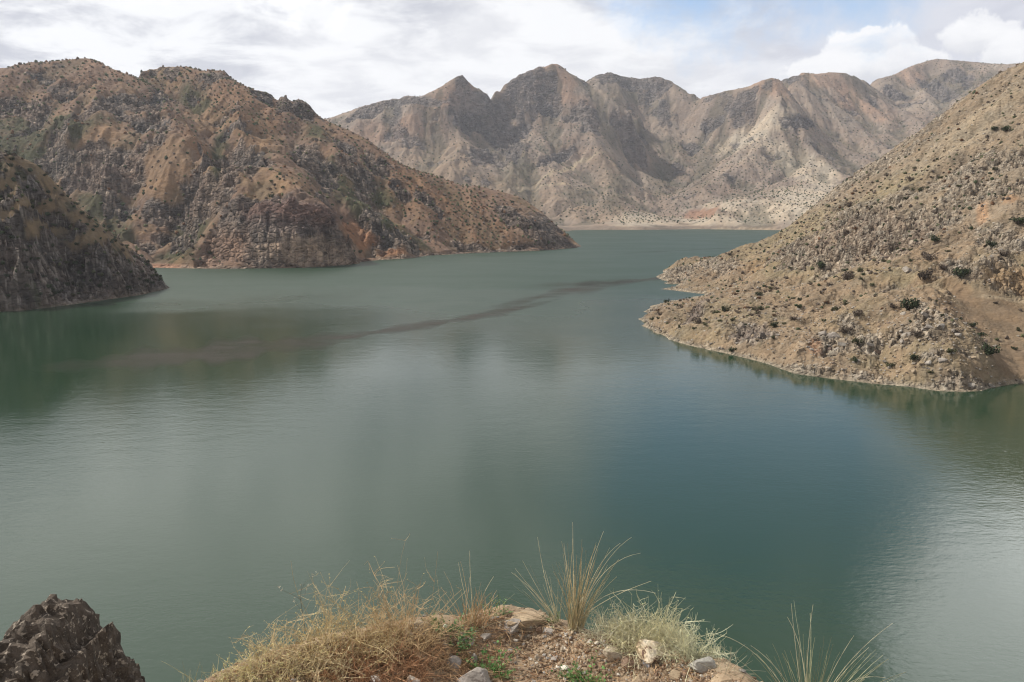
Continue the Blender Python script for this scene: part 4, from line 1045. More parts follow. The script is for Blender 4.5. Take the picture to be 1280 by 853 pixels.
# ---- stones, each its own thing
SM = {
 'grey': mat_stone('smooth_grey_stone', (.34, .30, .26), (.26, .225, .19), .008, .8, .002),
 'tan': mat_stone('tan_stone', (.38, .29, .19), (.29, .21, .135), .008, .85, .003),
 'beige': mat_stone('beige_stone', (.44, .37, .28), (.33, .265, .19), .008, .85, .003),
 'white': mat_stone('white_stone', (.72, .68, .60), (.58, .50, .40), .01, .8, .003),
 'lichen': mat_stone('cream_stone', (.68, .60, .47), (.56, .42, .26), .012, .85, .004, (.16, .10, .075)),
 'blue': mat_stone('blue_grey_stone', (.40, .41, .42), (.31, .32, .33), .006, .8, .002),
 'rough': mat_stone('rough_grey_stone', (.42, .40, .35), (.32, .30, .26), .006, .9, .004),
 'brown': mat_stone('brown_stone', (.24, .165, .115), (.17, .11, .075), .008, .9, .004)}
stones = [  # px, py of centre, width px, height px, depth ratio, material, smoothness, seed, label
 (592, 850, 50, 36, 1.0, 'grey', 1, 3, 'large smooth grey stone at the bottom beside a green weed'),
 (567, 829, 19, 16, .8, 'grey', 0, 4, 'small grey-tan stone just above the large smooth grey one'),
 (592, 824, 9, 20, .7, 'grey', 0, 5, 'narrow upright sliver of stone above the large smooth grey one'),
 (517, 851, 15, 13, 1.0, 'white', 0, 6, 'white square-cut stone at the bottom edge under the straw'),
 (469, 851, 13, 9, 1.0, 'white', 0, 7, 'little white stone at the bottom edge among red-brown straw'),
 (658, 775, 56, 19, .8, 'tan', 0, 8, 'long tan boulder forming the highest point of the knoll'),
 (637, 783, 27, 20, .8, 'grey', 0, 9, 'grey block leaning against the front of the long tan boulder'),
 (522, 784, 30, 15, .9, 'beige', 1, 10, 'pale beige stone half buried under straw left of the green weed'),
 (511, 793, 12, 8, .9, 'beige', 0, 11, 'small beige stone just below the half buried pale one'),
 (528, 823, 16, 11, .9, 'tan', 1, 12, 'rounded tan stone lying in the straw left of centre'),
 (556, 783, 6, 6, .9, 'white', 0, 13, 'tiny white chip sitting on the green weed patch'),
 (820, 816, 50, 30, .75, 'lichen', 0, 14, 'cream and white stone with a dark broken right end'),
 (878, 829, 34, 24, .8, 'rough', 1, 15, 'rough pale grey stone right of the cream one'),
 (810, 829, 11, 13, .8, 'blue', 0, 16, 'small blue-grey stone in front of the cream one'),
 (766, 815, 24, 16, .8, 'beige', 0, 17, 'beige wedge with a dark right face left of the cream stone'),
 (787, 830, 19, 15, .9, 'brown', 0, 18, 'brown earthy stone between the beige wedge and the blue-grey one'),
 (800, 835, 9, 7, .9, 'beige', 0, 19, 'pinkish small stone below the blue-grey one'),
 (707, 835, 11, 8, .9, 'white', 0, 20, 'single white pebble on bare earth left of the right-hand weed'),
 (748, 804, 11, 5, .9, 'white', 0, 21, 'flat white chip near the pale grass on the crest'),
 (737, 802, 7, 4, .9, 'white', 0, 22, 'tiny flat white chip left of the larger flat chip'),
 (905, 852, 32, 12, .9, 'tan', 0, 23, 'sandy slab at the right end of the knoll'),
 (845, 845, 16, 9, .9, 'tan', 0, 24, 'tan stone at the bottom below the cream stone'),
 (798, 851, 16, 8, .9, 'tan', 1, 25, 'tan flat stone on the bottom edge right of the right-hand weed'),
 (645, 801, 6, 4, 1, 'white', 0, 26, 'pale crumb of stone below the grey leaning block'),
 (704, 811, 8, 6, 1, 'beige', 0, 27, 'beige pebble on the bare crest right of the long tan boulder'),
 (693, 824, 10, 8, 1, 'grey', 0, 28, 'grey pebble in the middle of the bare earth'),
 (672, 822, 8, 6, 1, 'beige', 0, 29, 'beige pebble left of the grey one in the bare earth'),
 (606, 797, 14, 7, 1, 'grey', 0, 30, 'grey stone between the green weed and the leaning block'),
 (581, 803, 22, 8, .8, 'grey', 1, 31, 'flat grey stone in the straw below the green weed'),
 (430, 850, 12, 9, 1, 'brown', 0, 32, 'brown stone buried in straw at the bottom left'),
 (673, 787, 10, 8, 1, 'brown', 0, 33, 'dark crumbly clod below the long tan boulder'),
 (686, 790, 12, 6, 1, 'grey', 0, 34, 'grey chip right of the dark clod on the crest'),
 (858, 842, 10, 8, 1, 'brown', 0, 35, 'brown clod under the rough pale grey stone'),
]
for (a, b, w, h, dr, mt, smooth, seed, lb) in stones:
    if w > 30: w *= .88; h *= .85
    p = hit(a, b + h * .38); k = PXM(p)
    rng = np.random.default_rng(900 + seed)
    V, Fc = rock_shape(ICO4 if w > 14 else ICO3, rng, 13 if smooth else 18, .5 if smooth else .36, .92 if smooth else .8, .07, (1, 1, 1))
    V = V - (V.max(0) + V.min(0)) / 2; V = V / (V.max(0) - V.min(0))
    V = V * np.array([w * k, w * k * dr, h * k * 1.0])
    me = new_mesh('stone', V, [Fc], False)
    o = link('stone', me, SM[mt]); o.location = p + Vector((0, w * k * dr * .2, h * k * .16))
    o.rotation_euler = (0, {14: .28, 8: .16}.get(seed, 0), rng.uniform(-.2, .2))
    tag(o, lb, 'stone', 'stones on the knoll')
    if seed == 14:
        rng = np.random.default_rng(77)
        V, Fc = rock_shape(ICO3, rng, 12, .5, .9, .06, (1, 1, 1)); V = V * np.array([w * k * .15, w * k * .3, h * k * .47])
        e = link('broken_end', new_mesh('broken_end', V, [Fc]), mat_stone('dark_break', (.075, .05, .04), (.045, .03, .025), .006, .9, .003), o)
        e.location = (w * k * .40, -w * k * .1, -h * k * .12); e['label'] = 'dark brown broken end'

# ---- gravel and straw litter: nobody could count them
def rand_on_knoll(n, f):
    out = []
    while len(out) < n:
        a = random.uniform(215, 940); b = random.uniform(762, 860)
        cy = np.interp(a, [p[0] for p in crest_px], [p[1] for p in crest_px])
        if b < cy + 2 or random.random() > f(a, b): continue
        out.append((a, b))
    return out
def hits(pts):
    pts = np.array(pts); u, w = ray(pts[:, 0], pts[:, 1]); Yv = np.linspace(1.9, 3.5, 260)
    X = u[:, None] * Yv; Yb = np.broadcast_to(Yv, X.shape); zz = CAMZ + w[:, None] * Yv
    g = fg_full(X, Yb)[0]; k = np.argmax(zz < g, 1); r = np.arange(len(pts))
    return np.stack([X[r, k], Yb[r, k], g[r, k]], 1)
bareE = lambda a, b: .25 + .75 * float(sm(np.array(a), 600, 680))
peb = [rock_shape(ICO1, np.random.default_rng(700 + k), 7, .4, .85, .05, (1, .8, .65)) for k in range(10)]
Vs, Fs, Cs = [], [], []; base = 0
for p in hits(rand_on_knoll(7500, bareE)):
    V, Fc = peb[random.randrange(10)]; s = .0018 + .013 * random.random() ** 4.5
    an = random.uniform(0, 6.28); c_, s_ = math.cos(an), math.sin(an)
    Vs.append((V * s) @ np.array([[c_, -s_, 0], [s_, c_, 0], [0, 0, 1]]).T + p + [0, 0, s * .15]); Fs.append(Fc + base); base += len(V)
    Cs.append(np.full((len(V), 3), 1.) * np.array(random.choices([(.33, .245, .165), (.44, .34, .235), (.21, .145, .10), (.56, .50, .41), (.37, .335, .295)], [5, 4, 3, 1.3, 1.5])[0]) * random.uniform(.75, 1.2))
k_ = 0
while k_ < 1900:
    X = np.random.default_rng(k_ + 5000).uniform([-1.2, 2.1], [1.15, 3.45]); zz_, dd_ = fg_full(X[:1], X[1:])
    k_ += 1
    if not -.3 < dd_[0] < .22: continue
    V, Fc = peb[random.randrange(10)]; s = .002 + .016 * random.random() ** 4
    Vs.append(V * s + np.array([X[0], X[1], float(zz_[0]) + s * .15])); Fs.append(Fc + base); base += len(V)
    Cs.append(np.full((len(V), 3), 1.) * np.array(random.choice([(.33, .245, .165), (.42, .33, .23), (.22, .155, .105), (.36, .33, .29)])) * random.uniform(.75, 1.2))
me = new_mesh('gravel', np.concatenate(Vs), [np.concatenate(Fs)]); set_col(me, np.concatenate(Cs))
tag(link('gravel', me, RUB), 'loose brown gravel strewn over the bare earth of the knoll', 'gravel', kind='stuff')

PLANT = mat_plant('dry_stalks', .32)
LEAF = mat_plant('weed_leaves', .3, .65)
def stalks(roots, L, dirs, bend, r0, nseg=7, wob=.02, rng=RNG, sides=3, droop=0):
    n = len(roots); t = np.linspace(0, 1, nseg)[None, :, None]
    L = np.asarray(L)[:, None, None]
    pa = np.asarray(roots)[:, None] + L * (np.asarray(dirs)[:, None] * t + np.asarray(bend)[:, None] * t * t)
    if droop: pa[:, :, 2] -= (L * droop * t ** 3)[:, :, 0]
    nz = rng.normal(size=(n, nseg, 3)) * wob; nz = np.cumsum(nz, 1) * np.linspace(0, 1, nseg)[None, :, None]
    pa = pa + nz * L
    rad = 1.25 * np.asarray(r0)[:, None] * np.linspace(1, .35, nseg)[None]
    return pa, rad
class Plant:
    def __init__(s): s.V = []; s.Q = []; s.C = []; s.n = 0
    def add(s, V, q, c):
        s.V.append(V); s.Q.append(q + s.n); s.n += len(V); s.C.append(np.broadcast_to(np.asarray(c, float), (len(V), 3)))
    def tubes(s, pa, rad, cols, sides=3):
        V, q = tubes(pa, rad, sides); s.add(V, q, np.repeat(np.asarray(cols), pa.shape[1] * sides, 0))
    def leaves(s, p, size, cols, rng, aspect=.45, up=.5):
        n = len(p); a = rng.normal(size=(n, 3)); a[:, 2] = np.abs(a[:, 2]) * up; a /= np.linalg.norm(a, axis=1)[:, None]
        b = np.cross(a, rng.normal(size=(n, 3))); b /= np.linalg.norm(b, axis=1)[:, None]
        c = np.cross(a, b); sz = np.asarray(size)[:, None]
        V = np.stack([p, p + a * sz * .5 + b * sz * aspect + c * sz * .06, p + a * sz, p + a * sz * .5 - b * sz * aspect + c * sz * .06], 1).reshape(-1, 3)
        s.add(V, np.arange(4 * n).reshape(n, 4), np.repeat(np.asarray(cols), 4, 0))
    def make(s, name, mat, origin, parent=None):
        V = np.concatenate(s.V) - np.array(origin)
        me = new_mesh(name, V, [np.concatenate(s.Q)]); set_col(me, np.concatenate(s.C))
        o = link(name, me, mat, parent)
        if parent is None: o.location = origin
        return o
def shade(base, n, rng, lo=.7, hi=1.3, alt=None, pa=.3):
    c = np.broadcast_to(np.array(base), (n, 3)).copy()
    if alt is not None: c[rng.random(n) < pa] = alt
    return c * rng.uniform(lo, hi, (n, 1))

# straw litter lying on the ground
rng = np.random.default_rng(5)
straw = lambda a, b: (.75 if a < 640 else .3) 
pts = hits(rand_on_knoll(3300, straw)); n = len(pts)
an = rng.uniform(0, 2 * math.pi, n); L = rng.uniform(.02, .11, n)
d = np.stack([np.cos(an), np.sin(an), rng.uniform(-.02, .22, n)], 1); bd = np.stack([-np.sin(an), np.cos(an), np.zeros(n)], 1) * rng.normal(size=(n, 1)) * .2 - np.array([0, 0, .12])
pl_ = Plant(); pa, rad = stalks(pts + [0, 0, .004], L, d, bd, rng.uniform(.0006, .0013, n), 5, .03, rng)
pl_.tubes(pa, rad, shade((.36, .24, .13), n, rng, .55, 1.35, (.22, .12, .065), .35))
tag(pl_.make('straw_litter', PLANT, (0, 2.6, 38.2)), 'matted dry straw lying over the ground of the knoll', 'straw', kind='stuff')

# ---- pale tussock grasses
def tussock(name, px, py, n, hgt, spread, lean, cols, label, cat='grass tuft', seed=1, r=.0016, group='grass tufts on the knoll', specials=(), bend=.5, drop=.0, base=.02):
    rng = np.random.default_rng(seed); p = hit(px, py); k = PXM(p)
    g = Plant()
    a = rng.uniform(0, 2 * math.pi, n); rr = rng.random(n) ** .6 * base
    roots = np.stack([p.x + np.cos(a) * rr, p.y + np.sin(a) * rr, np.full(n, p.z - .02 - drop)], 1)
    th = rng.normal(size=n) * spread + lean; ph = rng.normal(size=n) * spread * .8
    d = np.stack([np.sin(th), np.sin(ph) * .6, np.cos(th)], 1); d /= np.linalg.norm(d, axis=1)[:, None]
    bd = np.stack([np.sin(th) * bend * rng.uniform(.3, 1.6, n), np.sin(ph) * .3, -np.abs(np.sin(th)) * bend * .5], 1)
    L = hgt * 1.12 * k * rng.uniform(.35, 1.0, n) ** 1.0
    pa, rad = stalks(roots, L, d, bd, rng.uniform(.7, 1.2, n) * r, 9, .006, rng)
    g.tubes(pa, rad, shade(cols, n, rng, .6, 1.35, (.26, .24, .14), .2))
    for (dx, dy, mx, my) in specials:   # single blades: tip offset and mid offset in photo pixels from the foot
        t = np.linspace(0, 1, 12)[:, None]; P0 = np.array([p.x, p.y, p.z - drop]); P1 = P0 + np.array([mx * k, .02, my * k * 1.16]); P2 = P0 + np.array([dx * k * 1.08, .03, dy * k * 1.22])
        pa = ((1 - t) ** 2 * P0 + 2 * t * (1 - t) * P1 + t * t * P2)[None]
        g.tubes(pa, np.linspace(1.5, .55, 12)[None] * r, np.array([[.52, .47, .33]]))
    o = g.make(name, PLANT, p); tag(o, label, cat, group)
    return o
tussock('grass_tuft', 718, 786, 110, 100, .16, .08, (.40, .33, .20), 'tall pale upright grass tuft on the crest right of the long tan boulder', seed=11, r=.0013, bend=.55, base=.035,
        specials=[(60, 90, 28, 75), (30, 96, 14, 60), (-3, 105, -2, 60), (70, 74, 24, 72), (88, 33, 30, 52), (-12, 84, -8, 50), (48, 84, 20, 70)])
tussock('grass_tuft', 697, 778, 26, 74, .42, -.55, (.42, .37, .25), 'sparse forked pale stems leaning left beside the tall grass tuft', seed=12, r=.0011, bend=.15, specials=[(-46, 52, -20, 22), (-38, 60, -20, 28), (-22, 84, -16, 40), (-50, 48, -22, 30), (-14, 50, -6, 26)])
tussock('grass_tuft', 592, 778, 130, 46, .45, .1, (.40, .28, .16), 'short rusty straw tuft behind the green weed', seed=13, r=.0011, bend=.3, base=.07, specials=[(-16, 58, -14, 36), (-4, 70, -4, 40), (22, 44, 10, 30)])
tussock('grass_tuft', 1012, 868, 130, 118, .42, -.05, (.36, .34, .21), 'arching pale grass fountain hanging off the right end of the knoll', seed=14, r=.0013, bend=.5, drop=.03,
        specials=[(-92, 95, -40, 85), (-95, 64, -45, 62), (-60, 84, -16, 60), (-22, 125, -16, 80), (0, 124, -6, 70), (44, 94, 20, 60), (82, 106, 26, 70), (60, 82, 20, 50), (-25, 112, 0, 80), (80, 52, 30, 66), (70, 30, 40, 54), (30, 40, 10, 40)])
tussock('grass_tuft', 1112, 872, 10, 46, .35, .1, (.36, .34, .24), 'few thin forked stems at the bottom right, apart from the fountain', seed=15, r=.0011, bend=.1, specials=[(46, 46, 20, 24), (40, 40, 24, 28), (-24, 48, -10, 20), (6, 60, 4, 30), (16, 70, 14, 36)])
tussock('grass_tuft', 905, 840, 26, 40, .5, .3, (.36, .32, .22), 'wiry stems on the right brow between the rough stone and the fountain', seed=16, r=.0009, bend=.3, base=.05)
tussock('grass_tuft', 252, 862, 40, 40, .5, -.1, (.36, .33, .20), 'thin pale sprigs at the bottom left end of the knoll', seed=17, r=.0009, bend=.3, base=.12)

# ---- tangled dry bushes
def tangle(name, px, py, wpx, hpx, n, cols, leafcol, label, seed, leafn, depth=.6, r=.0008, up=.55, group='dry bushes on the knoll', leafsize=.006, sub=3):
    rng = np.random.default_rng(seed); p = hit(px, py); k = PXM(p); W_, H_ = wpx * k / 2, hpx * k
    g = Plant()
    n0 = n // 4
    a = rng.uniform(-1, 1, n0); roots = np.stack([p.x + a * W_ * .55, p.y + rng.uniform(-1, 1, n0) * W_ * depth * .5, np.zeros(n0)], 1)
    roots[:, 2] = np.minimum(fg_full(roots[:, 0], roots[:, 1])[0], p.z + .02)
    d = rng.normal(size=(n0, 3)); d[:, 2] = np.abs(d[:, 2]) + up; d[:, 0] += a * .7; d /= np.linalg.norm(d, axis=1)[:, None]
    L = H_ * rng.uniform(.5, 1.05, n0) * np.sqrt(np.clip(1.15 - a * a, .1, 1))
    bd = rng.normal(size=(n0, 3)) * .25 - np.array([0, 0, .15])
    pa, rad = stalks(roots, L, d, bd, rng.uniform(.8, 1.5, n0) * r * 1.3, 8, .02, rng); g.tubes(pa, rad, shade(cols, n0, rng))
    tips = []
    for _ in range(sub):
        m = n // sub
        src = rng.integers(0, n0, m); at = rng.integers(2, 8, m); b0 = pa[src, at]
        d = rng.normal(size=(m, 3)); d[:, 2] += .35; d /= np.linalg.norm(d, axis=1)[:, None]
        L2 = H_ * rng.uniform(.12, .42, m)
        p2, r2 = stalks(b0, L2, d, rng.normal(size=(m, 3)) * .3, rng.uniform(.6, 1.1, m) * r, 5, .03, rng); g.tubes(p2, r2, shade(cols, m, rng)); tips.append(p2[:, 2:].reshape(-1, 3))
    T = np.concatenate(tips); T = T[rng.integers(0, len(T), leafn)]
    g.leaves(T, leafsize * rng.uniform(.5, 1.3, leafn), shade(leafcol, leafn, rng, .6, 1.4), rng, .3)
    o = g.make(name, PLANT, p); tag(o, label, 'dry bush', group)
tangle('dry_bush', 372, 838, 190, 60, 720, (.42, .335, .20), (.38, .32, .16), 'yellow-olive feathery dry bush at the left end of the knoll', 21, 2600)
tangle('dry_bush', 318, 858, 150, 40, 460, (.42, .35, .20), (.39, .35, .16), 'low yellow-green dry bush at the bottom left corner of the knoll', 22, 1800)
tangle('dry_bush', 438, 812, 150, 84, 600, (.40, .31, .17), (.36, .29, .13), 'tall airy olive-brown bush rising behind the red-brown straw', 23, 1700, r=.0007)
tangle('dry_bush', 505, 800, 110, 70, 600, (.40, .29, .16), (.28, .22, .11), 'airy brown bush left of the half buried pale stone', 24, 900, r=.0007)
tangle('dry_bush', 470, 848, 200, 42, 900, (.30, .17, .09), (.27, .16, .09), 'dense red-brown straw heap in the left middle of the knoll', 25, 900, up=.1, r=.001)
tangle('dry_bush', 545, 822, 130, 26, 700, (.34, .22, .12), (.3, .2, .1), 'flattened ginger straw heap below the green weed', 26, 300, up=-.1, r=.001)
tangle('dry_bush', 812, 806, 130, 50, 1500, (.42, .38, .24), (.34, .34, .19), 'pale grey-green tumbled bush behind the cream stone', 27, 1400, r=.0008)
tangle('dry_bush', 762, 795, 80, 44, 420, (.46, .42, .30), (.4, .38, .24), 'thin whitish twig tangle right of the tall grass tuft', 28, 260, r=.0008)
tangle('dry_bush', 868, 822, 70, 50, 380, (.42, .40, .27), (.36, .36, .2), 'bristly pale sprigs reaching right over the rough grey stone', 29, 300, r=.0009)
# ---- a dark branching weed stalk standing out of the left bushes
def stalk_weed():
    p = hit(378, 808); k = PXM(p); rng = np.random.default_rng(31); g = Plant()
    o3 = np.array(p); S = lambda *q: np.array([[o3[0] + a * k, o3[1] + .02, o3[2] + b * k] for a, b in q])
    for q, r in [([(6, -10), (1, 30), (-1, 54), (0, 66), (1, 74)], .0013), ([(0, 54), (-8, 60), (-16, 64), (-22, 67), (-26, 70)], .0008), ([(0, 56), (4, 60), (5, 64), (6, 68), (8, 72)], .0006), ([(1, 40), (-4, 46), (-6, 50), (-8, 53), (-9, 56)], .0006), ([(0, 66), (4, 74), (10, 80), (14, 84), (18, 88)], .0006)]:
        pa = S(*q)[None]; g.tubes(pa, np.linspace(r, r * .4, 5)[None], [(.10, .085, .06)], 4)
        g.leaves(np.repeat(pa[0][3:], 5, 0) + rng.normal(size=(10, 3)) * .003, np.full(10, .006), shade((.3, .27, .2), 10, rng), rng, .4)
    tag(g.make('weed_stalk', PLANT, p), 'single dark branching stalk rising above the left-hand dry bushes', 'weed')
stalk_weed()
# ---- green weeds
def weed(px, py, wpx, hpx, n, col, label, seed, size=.014):
    rng = np.random.default_rng(seed); p = hit(px, py); k = PXM(p); g = Plant()
    t = empty('green_weed', p); tag(t, label, 'weed', 'green weeds on the knoll')
    m = max(10, n // 9)
    a = rng.uniform(-1, 1, m); b = rng.uniform(-1, 1, m)
    roots = np.stack([p.x + a * wpx * k * .3, p.y + b * wpx * k * .22, np.zeros(m)], 1); roots[:, 2] = fg_full(roots[:, 0], roots[:, 1])[0]
    d = rng.normal(size=(m, 3)) * .7; d[:, 2] = np.abs(d[:, 2]) + .6; d[:, 0] += a; d /= np.linalg.norm(d, axis=1)[:, None]
    pa, rad = stalks(roots, hpx * k * rng.uniform(.6, 1.2, m), d, rng.normal(size=(m, 3)) * .25, np.full(m, .0012), 6, .02, rng)
    g.tubes(pa, rad, shade((.12, .15, .05), m, rng)); g.make('stem', LEAF, p, t)
    g = Plant(); src = rng.integers(0, m, n); at = rng.integers(1, 6, n)
    g.leaves(pa[src, at] + rng.normal(size=(n, 3)) * .004, size * rng.uniform(.5, 1.25, n), shade(col, n, rng, .65, 1.35, (.15, .19, .08), .25), rng, .38, .6)
    g.make('foliage', LEAF, p, t)
weed(560, 797, 66, 20, 420, (.095, .15, .062), 'spreading green weed patch with a white chip on it, left of the leaning block', 41)
weed(612, 842, 40, 30, 260, (.085, .16, .05), 'bright green weed growing over the large smooth grey stone', 42)
weed(728, 851, 36, 22, 240, (.09, .17, .05), 'low bright green weed on bare earth at the bottom, right of the white pebble', 43)
weed(620, 768, 34, 14, 140, (.10, .15, .065), 'small green weed behind the left end of the long tan boulder', 44, .011)
weed(686, 780, 40, 18, 90, (.20, .22, .13), 'greyish weed between the long tan boulder and the tall grass tuft', 45, .009)
weed(706, 848, 12, 10, 40, (.10, .16, .06), 'tiny green sprout left of the low bright green weed', 46, .009)

# ---- dark crag at the lower left
def crag():
    out = [(-90, 860), (-60, 835), (-30, 822), (-8, 815), (2, 806), (9, 800), (18, 783), (27, 770), (38, 764), (45, 757), (52, 751), (62, 750), (70, 753), (76, 756), (88, 753), (97, 757), (104, 768), (110, 781), (116, 792), (124, 795), (131, 789), (136, 785), (142, 780), (147, 797), (150, 813), (156, 829), (163, 842), (172, 856), (182, 880), (195, 930), (210, 1000)]
    Yd = 6.2; cen = np.array(P(48, 950, Yd))
    pts = np.array([P(a - 14, b, Yd) for a, b in out]) - cen
    th = np.arctan2(pts[:, 2], pts[:, 0]); rr = np.hypot(pts[:, 0], pts[:, 2]); o = np.argsort(th); th, rr = th[o], rr[o]
    V, Fc = ICO6
    V = V.copy()
    # spread directions so that the upper outline is finely divided
    t = np.arctan2(V[:, 2], V[:, 0]); flat = np.hypot(V[:, 0], V[:, 2])
    R = np.interp(t, th, rr); low = (t < th[0]) | (t > th[-1]); R = np.where(low, rr.mean() * 1.2, R)
    X = np.stack([np.cos(t) * R * flat ** .6, V[:, 1] * .85, np.sin(t) * R * flat ** .6], 1)
    N = V
    def tri(f, seed, aniso=(1, 1, 1)):
        s = 0
        for (a, b, w) in ((0, 2, np.abs(N[:, 1])), (1, 2, np.abs(N[:, 0])), (0, 1, np.abs(N[:, 2]))):
            s = s + facets(X[:, a] * f * aniso[a] + 31, X[:, b] * f * aniso[b] + 17, seed + a + b)[0] * w
        return s
    dsp = tri(3.2, 80) * .06 + tri(8, 84) * .06 + tri(19, 88) * .042 + tri(42, 92) * .02
    X = X + N * (dsp - .10)[:, None]
    me = new_mesh('rock_outcrop', X, [Fc], False)
    o = link('rock_outcrop', me, mat_stone('dark_crag', (.13, .103, .08), (.062, .05, .04), .016, .9, .022, (.36, .30, .235))); o.location = cen
    tag(o, 'dark craggy rock with a pointed horn rising at the lower left corner', 'rock')
crag()

# ================================================================== SKY, SUN, CAMERA
SUN_AZ, SUN_EL = math.radians(-72), math.radians(46)
w = bpy.data.worlds.new('World'); SC.world = w; w.use_nodes = True
t = NT(w.node_tree)
out = t.n('ShaderNodeOutputWorld')
dirv = t.n('ShaderNodeTexCoord').outputs['Generated']
sky = t.n('ShaderNodeTexSky', sky_type='NISHITA', sun_disc=False)
sky.sun_elevation = SUN_EL; sky.sun_rotation = SUN_AZ; sky.altitude = 900; sky.air_density = 1.25; sky.dust_density = .1; sky.ozone_density = 3.0
bg1 = t.n('ShaderNodeBackground'); bg1.inputs['Strength'].default_value = .15; t.l(sky.outputs[0], bg1.inputs['Color'])
sx = t.n('ShaderNodeSeparateXYZ'); t.l(dirv, sx.inputs[0])
az = t.m('MULTIPLY', t.m('ARCTAN2', sx.outputs[0], sx.outputs[1]), 180 / math.pi)
el = t.m('MULTIPLY', t.m('ARCSINE', sx.outputs[2]), 180 / math.pi)
zz = t.m('ADD', t.m('MAXIMUM', sx.outputs[2], 0.0), .16)
cx = t.n('ShaderNodeCombineXYZ'); t.l(t.m('DIVIDE', sx.outputs[0], zz), cx.inputs[0]); t.l(t.m('DIVIDE', sx.outputs[1], zz), cx.inputs[1])
layer = cx.outputs[0]
n1 = t.noise(layer, 1.1, 7, .58, .25); n2 = t.noise(layer, 3.2, 8, .6, .4); n3 = t.noise(dirv, 9, 7, .62)
def ell(ca, ce, ra, re, nz=0.0, soft=.35):
    dx = t.m('DIVIDE', t.m('SUBTRACT', az, ca), ra); dy = t.m('DIVIDE', t.m('SUBTRACT', el, ce), re)
    d = t.m('SQRT', t.m('ADD', t.m('MULTIPLY', dx, dx), t.m('MULTIPLY', dy, dy)))
    d = t.m('ADD', d, nz)
    return t.mr(d, 1 - soft, 1 + soft, 1, 0)
wob = t.m('MULTIPLY', t.m('SUBTRACT', n3, .5), 1.5)
grey = t.m('ADD', t.m('MULTIPLY', n1, .5), t.m('MULTIPLY', n2, .5))
cl = t.mix(t.mr(grey, .42, .56, 0, 1), (.55, .57, .64, 1), (.97, .98, 1.0, 1))
cl = t.mix(t.m('MULTIPLY', ell(2, 9, 20, 5, wob), .55), cl, (1.02, 1.02, 1.03, 1))
high = t.mr(el, 24, 46, 0, 1)
cl = t.mix(t.m('MULTIPLY', high, .85), cl, (.33, .345, .38, 1))
cl = t.mix(t.m('MULTIPLY', ell(-38, 33, 36, 16, wob, .35), .95), cl, (1.85, 1.83, 1.78, 1))
cl = t.mix(ell(40, 26, 12, 8.5, wob, .28), cl, (4.0, 4.0, 4.0, 1))
cl = t.mix(t.m('MULTIPLY', ell(29, 12, 14, 5, wob, .5), .75), cl, (.68, .70, .79, 1))
hole = t.m('MULTIPLY', t.m('MULTIPLY', ell(18, 20.5, 13, 8.4, wob, .35), t.mr(n2, .30, .62, 1.0, .88)), 1.0)
cover = t.m('SUBTRACT', 1.0, hole, clamp=True)
# cumulus heads over the right-hand mountains
def cumulus(ca, ce, ra, re):
    m_ = ell(ca, ce, ra, re, t.m('MULTIPLY', t.m('SUBTRACT', t.noise(dirv, 17, 8, .62), .5), 2.3), .12)
    body = t.mr(t.m('ADD', t.m('DIVIDE', t.m('SUBTRACT', el, ce), re), t.m('MULTIPLY', t.m('SUBTRACT', n3, .5), 3.0)), -1.1, .3, 0, 1)
    return m_, t.mix(body, (.74, .755, .80, 1), (1.04, 1.04, 1.05, 1))
for a in ((24.6, 10.2, 2.7, 1.6), (22.6, 9.2, 3.2, 1.1), (27, 9.2, 3.0, 1.1), (30.8, 10.6, 2.5, 1.4), (33.4, 9.5, 3.0, 1.4)):
    m_, c_ = cumulus(*a); m_ = t.m('MULTIPLY', m_, t.mr(n2, .3, .6, .6, 1.0)); cl = t.mix(m_, cl, c_); cover = t.m('MAXIMUM', cover, m_)
bg2 = t.n('ShaderNodeBackground'); bg2.inputs['Strength'].default_value = .9; t.l(cl, bg2.inputs['Color'])
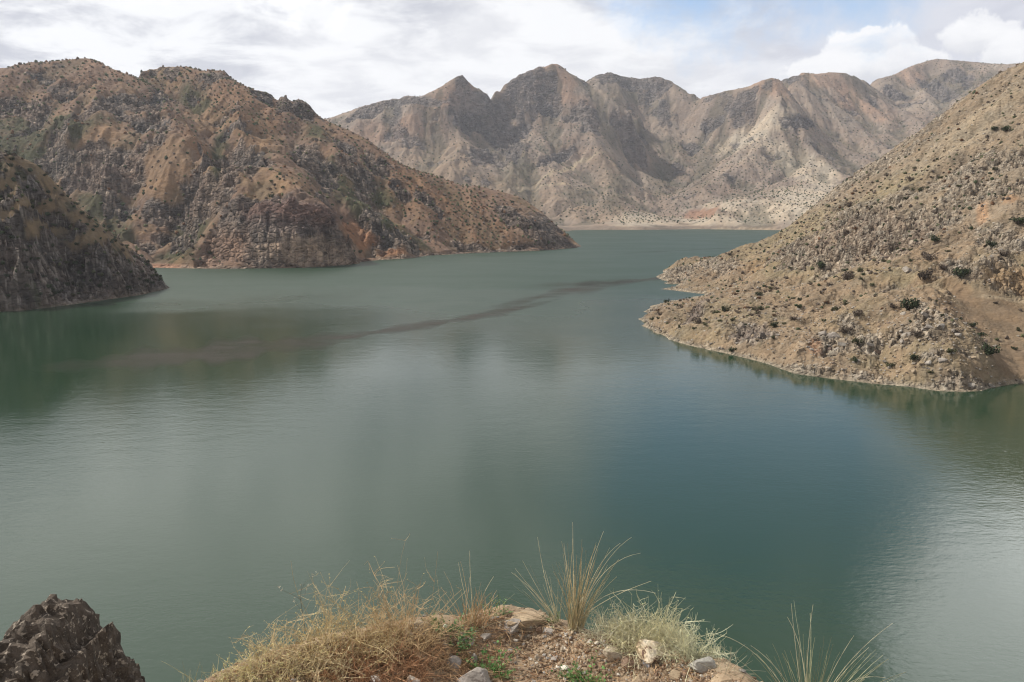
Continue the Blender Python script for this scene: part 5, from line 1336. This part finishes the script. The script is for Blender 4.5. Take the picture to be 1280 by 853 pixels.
mx = t.n('ShaderNodeMixShader'); t.l(cover, mx.inputs[0]); t.l(bg1.outputs[0], mx.inputs[1]); t.l(bg2.outputs[0], mx.inputs[2])
t.l(mx.outputs[0], out.inputs['Surface'])
w.cycles.sampling_method = 'MANUAL'; w.cycles.sample_map_resolution = 512

sd = Vector((math.sin(SUN_AZ) * math.cos(SUN_EL), math.cos(SUN_AZ) * math.cos(SUN_EL), math.sin(SUN_EL)))
L_ = bpy.data.lights.new('sun', 'SUN'); L_.energy = 4.3; L_.angle = math.radians(.8); L_.color = (1, .95, .87)
so = bpy.data.objects.new('sun', L_); COL.objects.link(so); so.rotation_euler = (-sd).to_track_quat('-Z', 'Y').to_euler(); so.location = (-200, 100, 400)

HAZE = True
if HAZE:
    m, t = mat_new('valley_haze')
    pv = t.n('ShaderNodeVolumePrincipled'); o_ = t.n('ShaderNodeOutputMaterial')
    pv.inputs['Color'].default_value = (.86, .90, 1, 1); pv.inputs['Density'].default_value = .000075; pv.inputs['Anisotropy'].default_value = .3
    t.l(pv.outputs[0], o_.inputs['Volume'])
    bm = bmesh.new(); bmesh.ops.create_cube(bm, size=1)
    me = bpy.data.meshes.new('haze'); bm.to_mesh(me); bm.free()
    h = link('haze', me, m); h.scale = (12400, 7400, 800); h.location = (0, 2700, 350); tag(h, 'thin pale haze in the air over the valley', 'haze', kind='stuff')

cam = bpy.data.cameras.new('camera'); cam.sensor_width = 36; cam.lens = F / 1280 * 36; cam.clip_end = 20000; cam.clip_start = .05
co = bpy.data.objects.new('camera', cam); COL.objects.link(co); co.location = (0, 0, CAMZ); co.rotation_euler = (math.pi / 2 - PITCH, 0, 0)
SC.camera = co
SC.view_settings.view_transform = 'Standard'; SC.view_settings.look = 'None'; SC.view_settings.gamma = 1; SC.view_settings.exposure = .2
SC.cycles.use_denoising = True; SC.cycles.filter_width = 1.15
SC.cycles.max_bounces = 5; SC.cycles.diffuse_bounces = 2; SC.cycles.glossy_bounces = 3; SC.cycles.transparent_max_bounces = 12; SC.cycles.volume_bounces = 0
SC.cycles.sample_clamp_indirect = 6
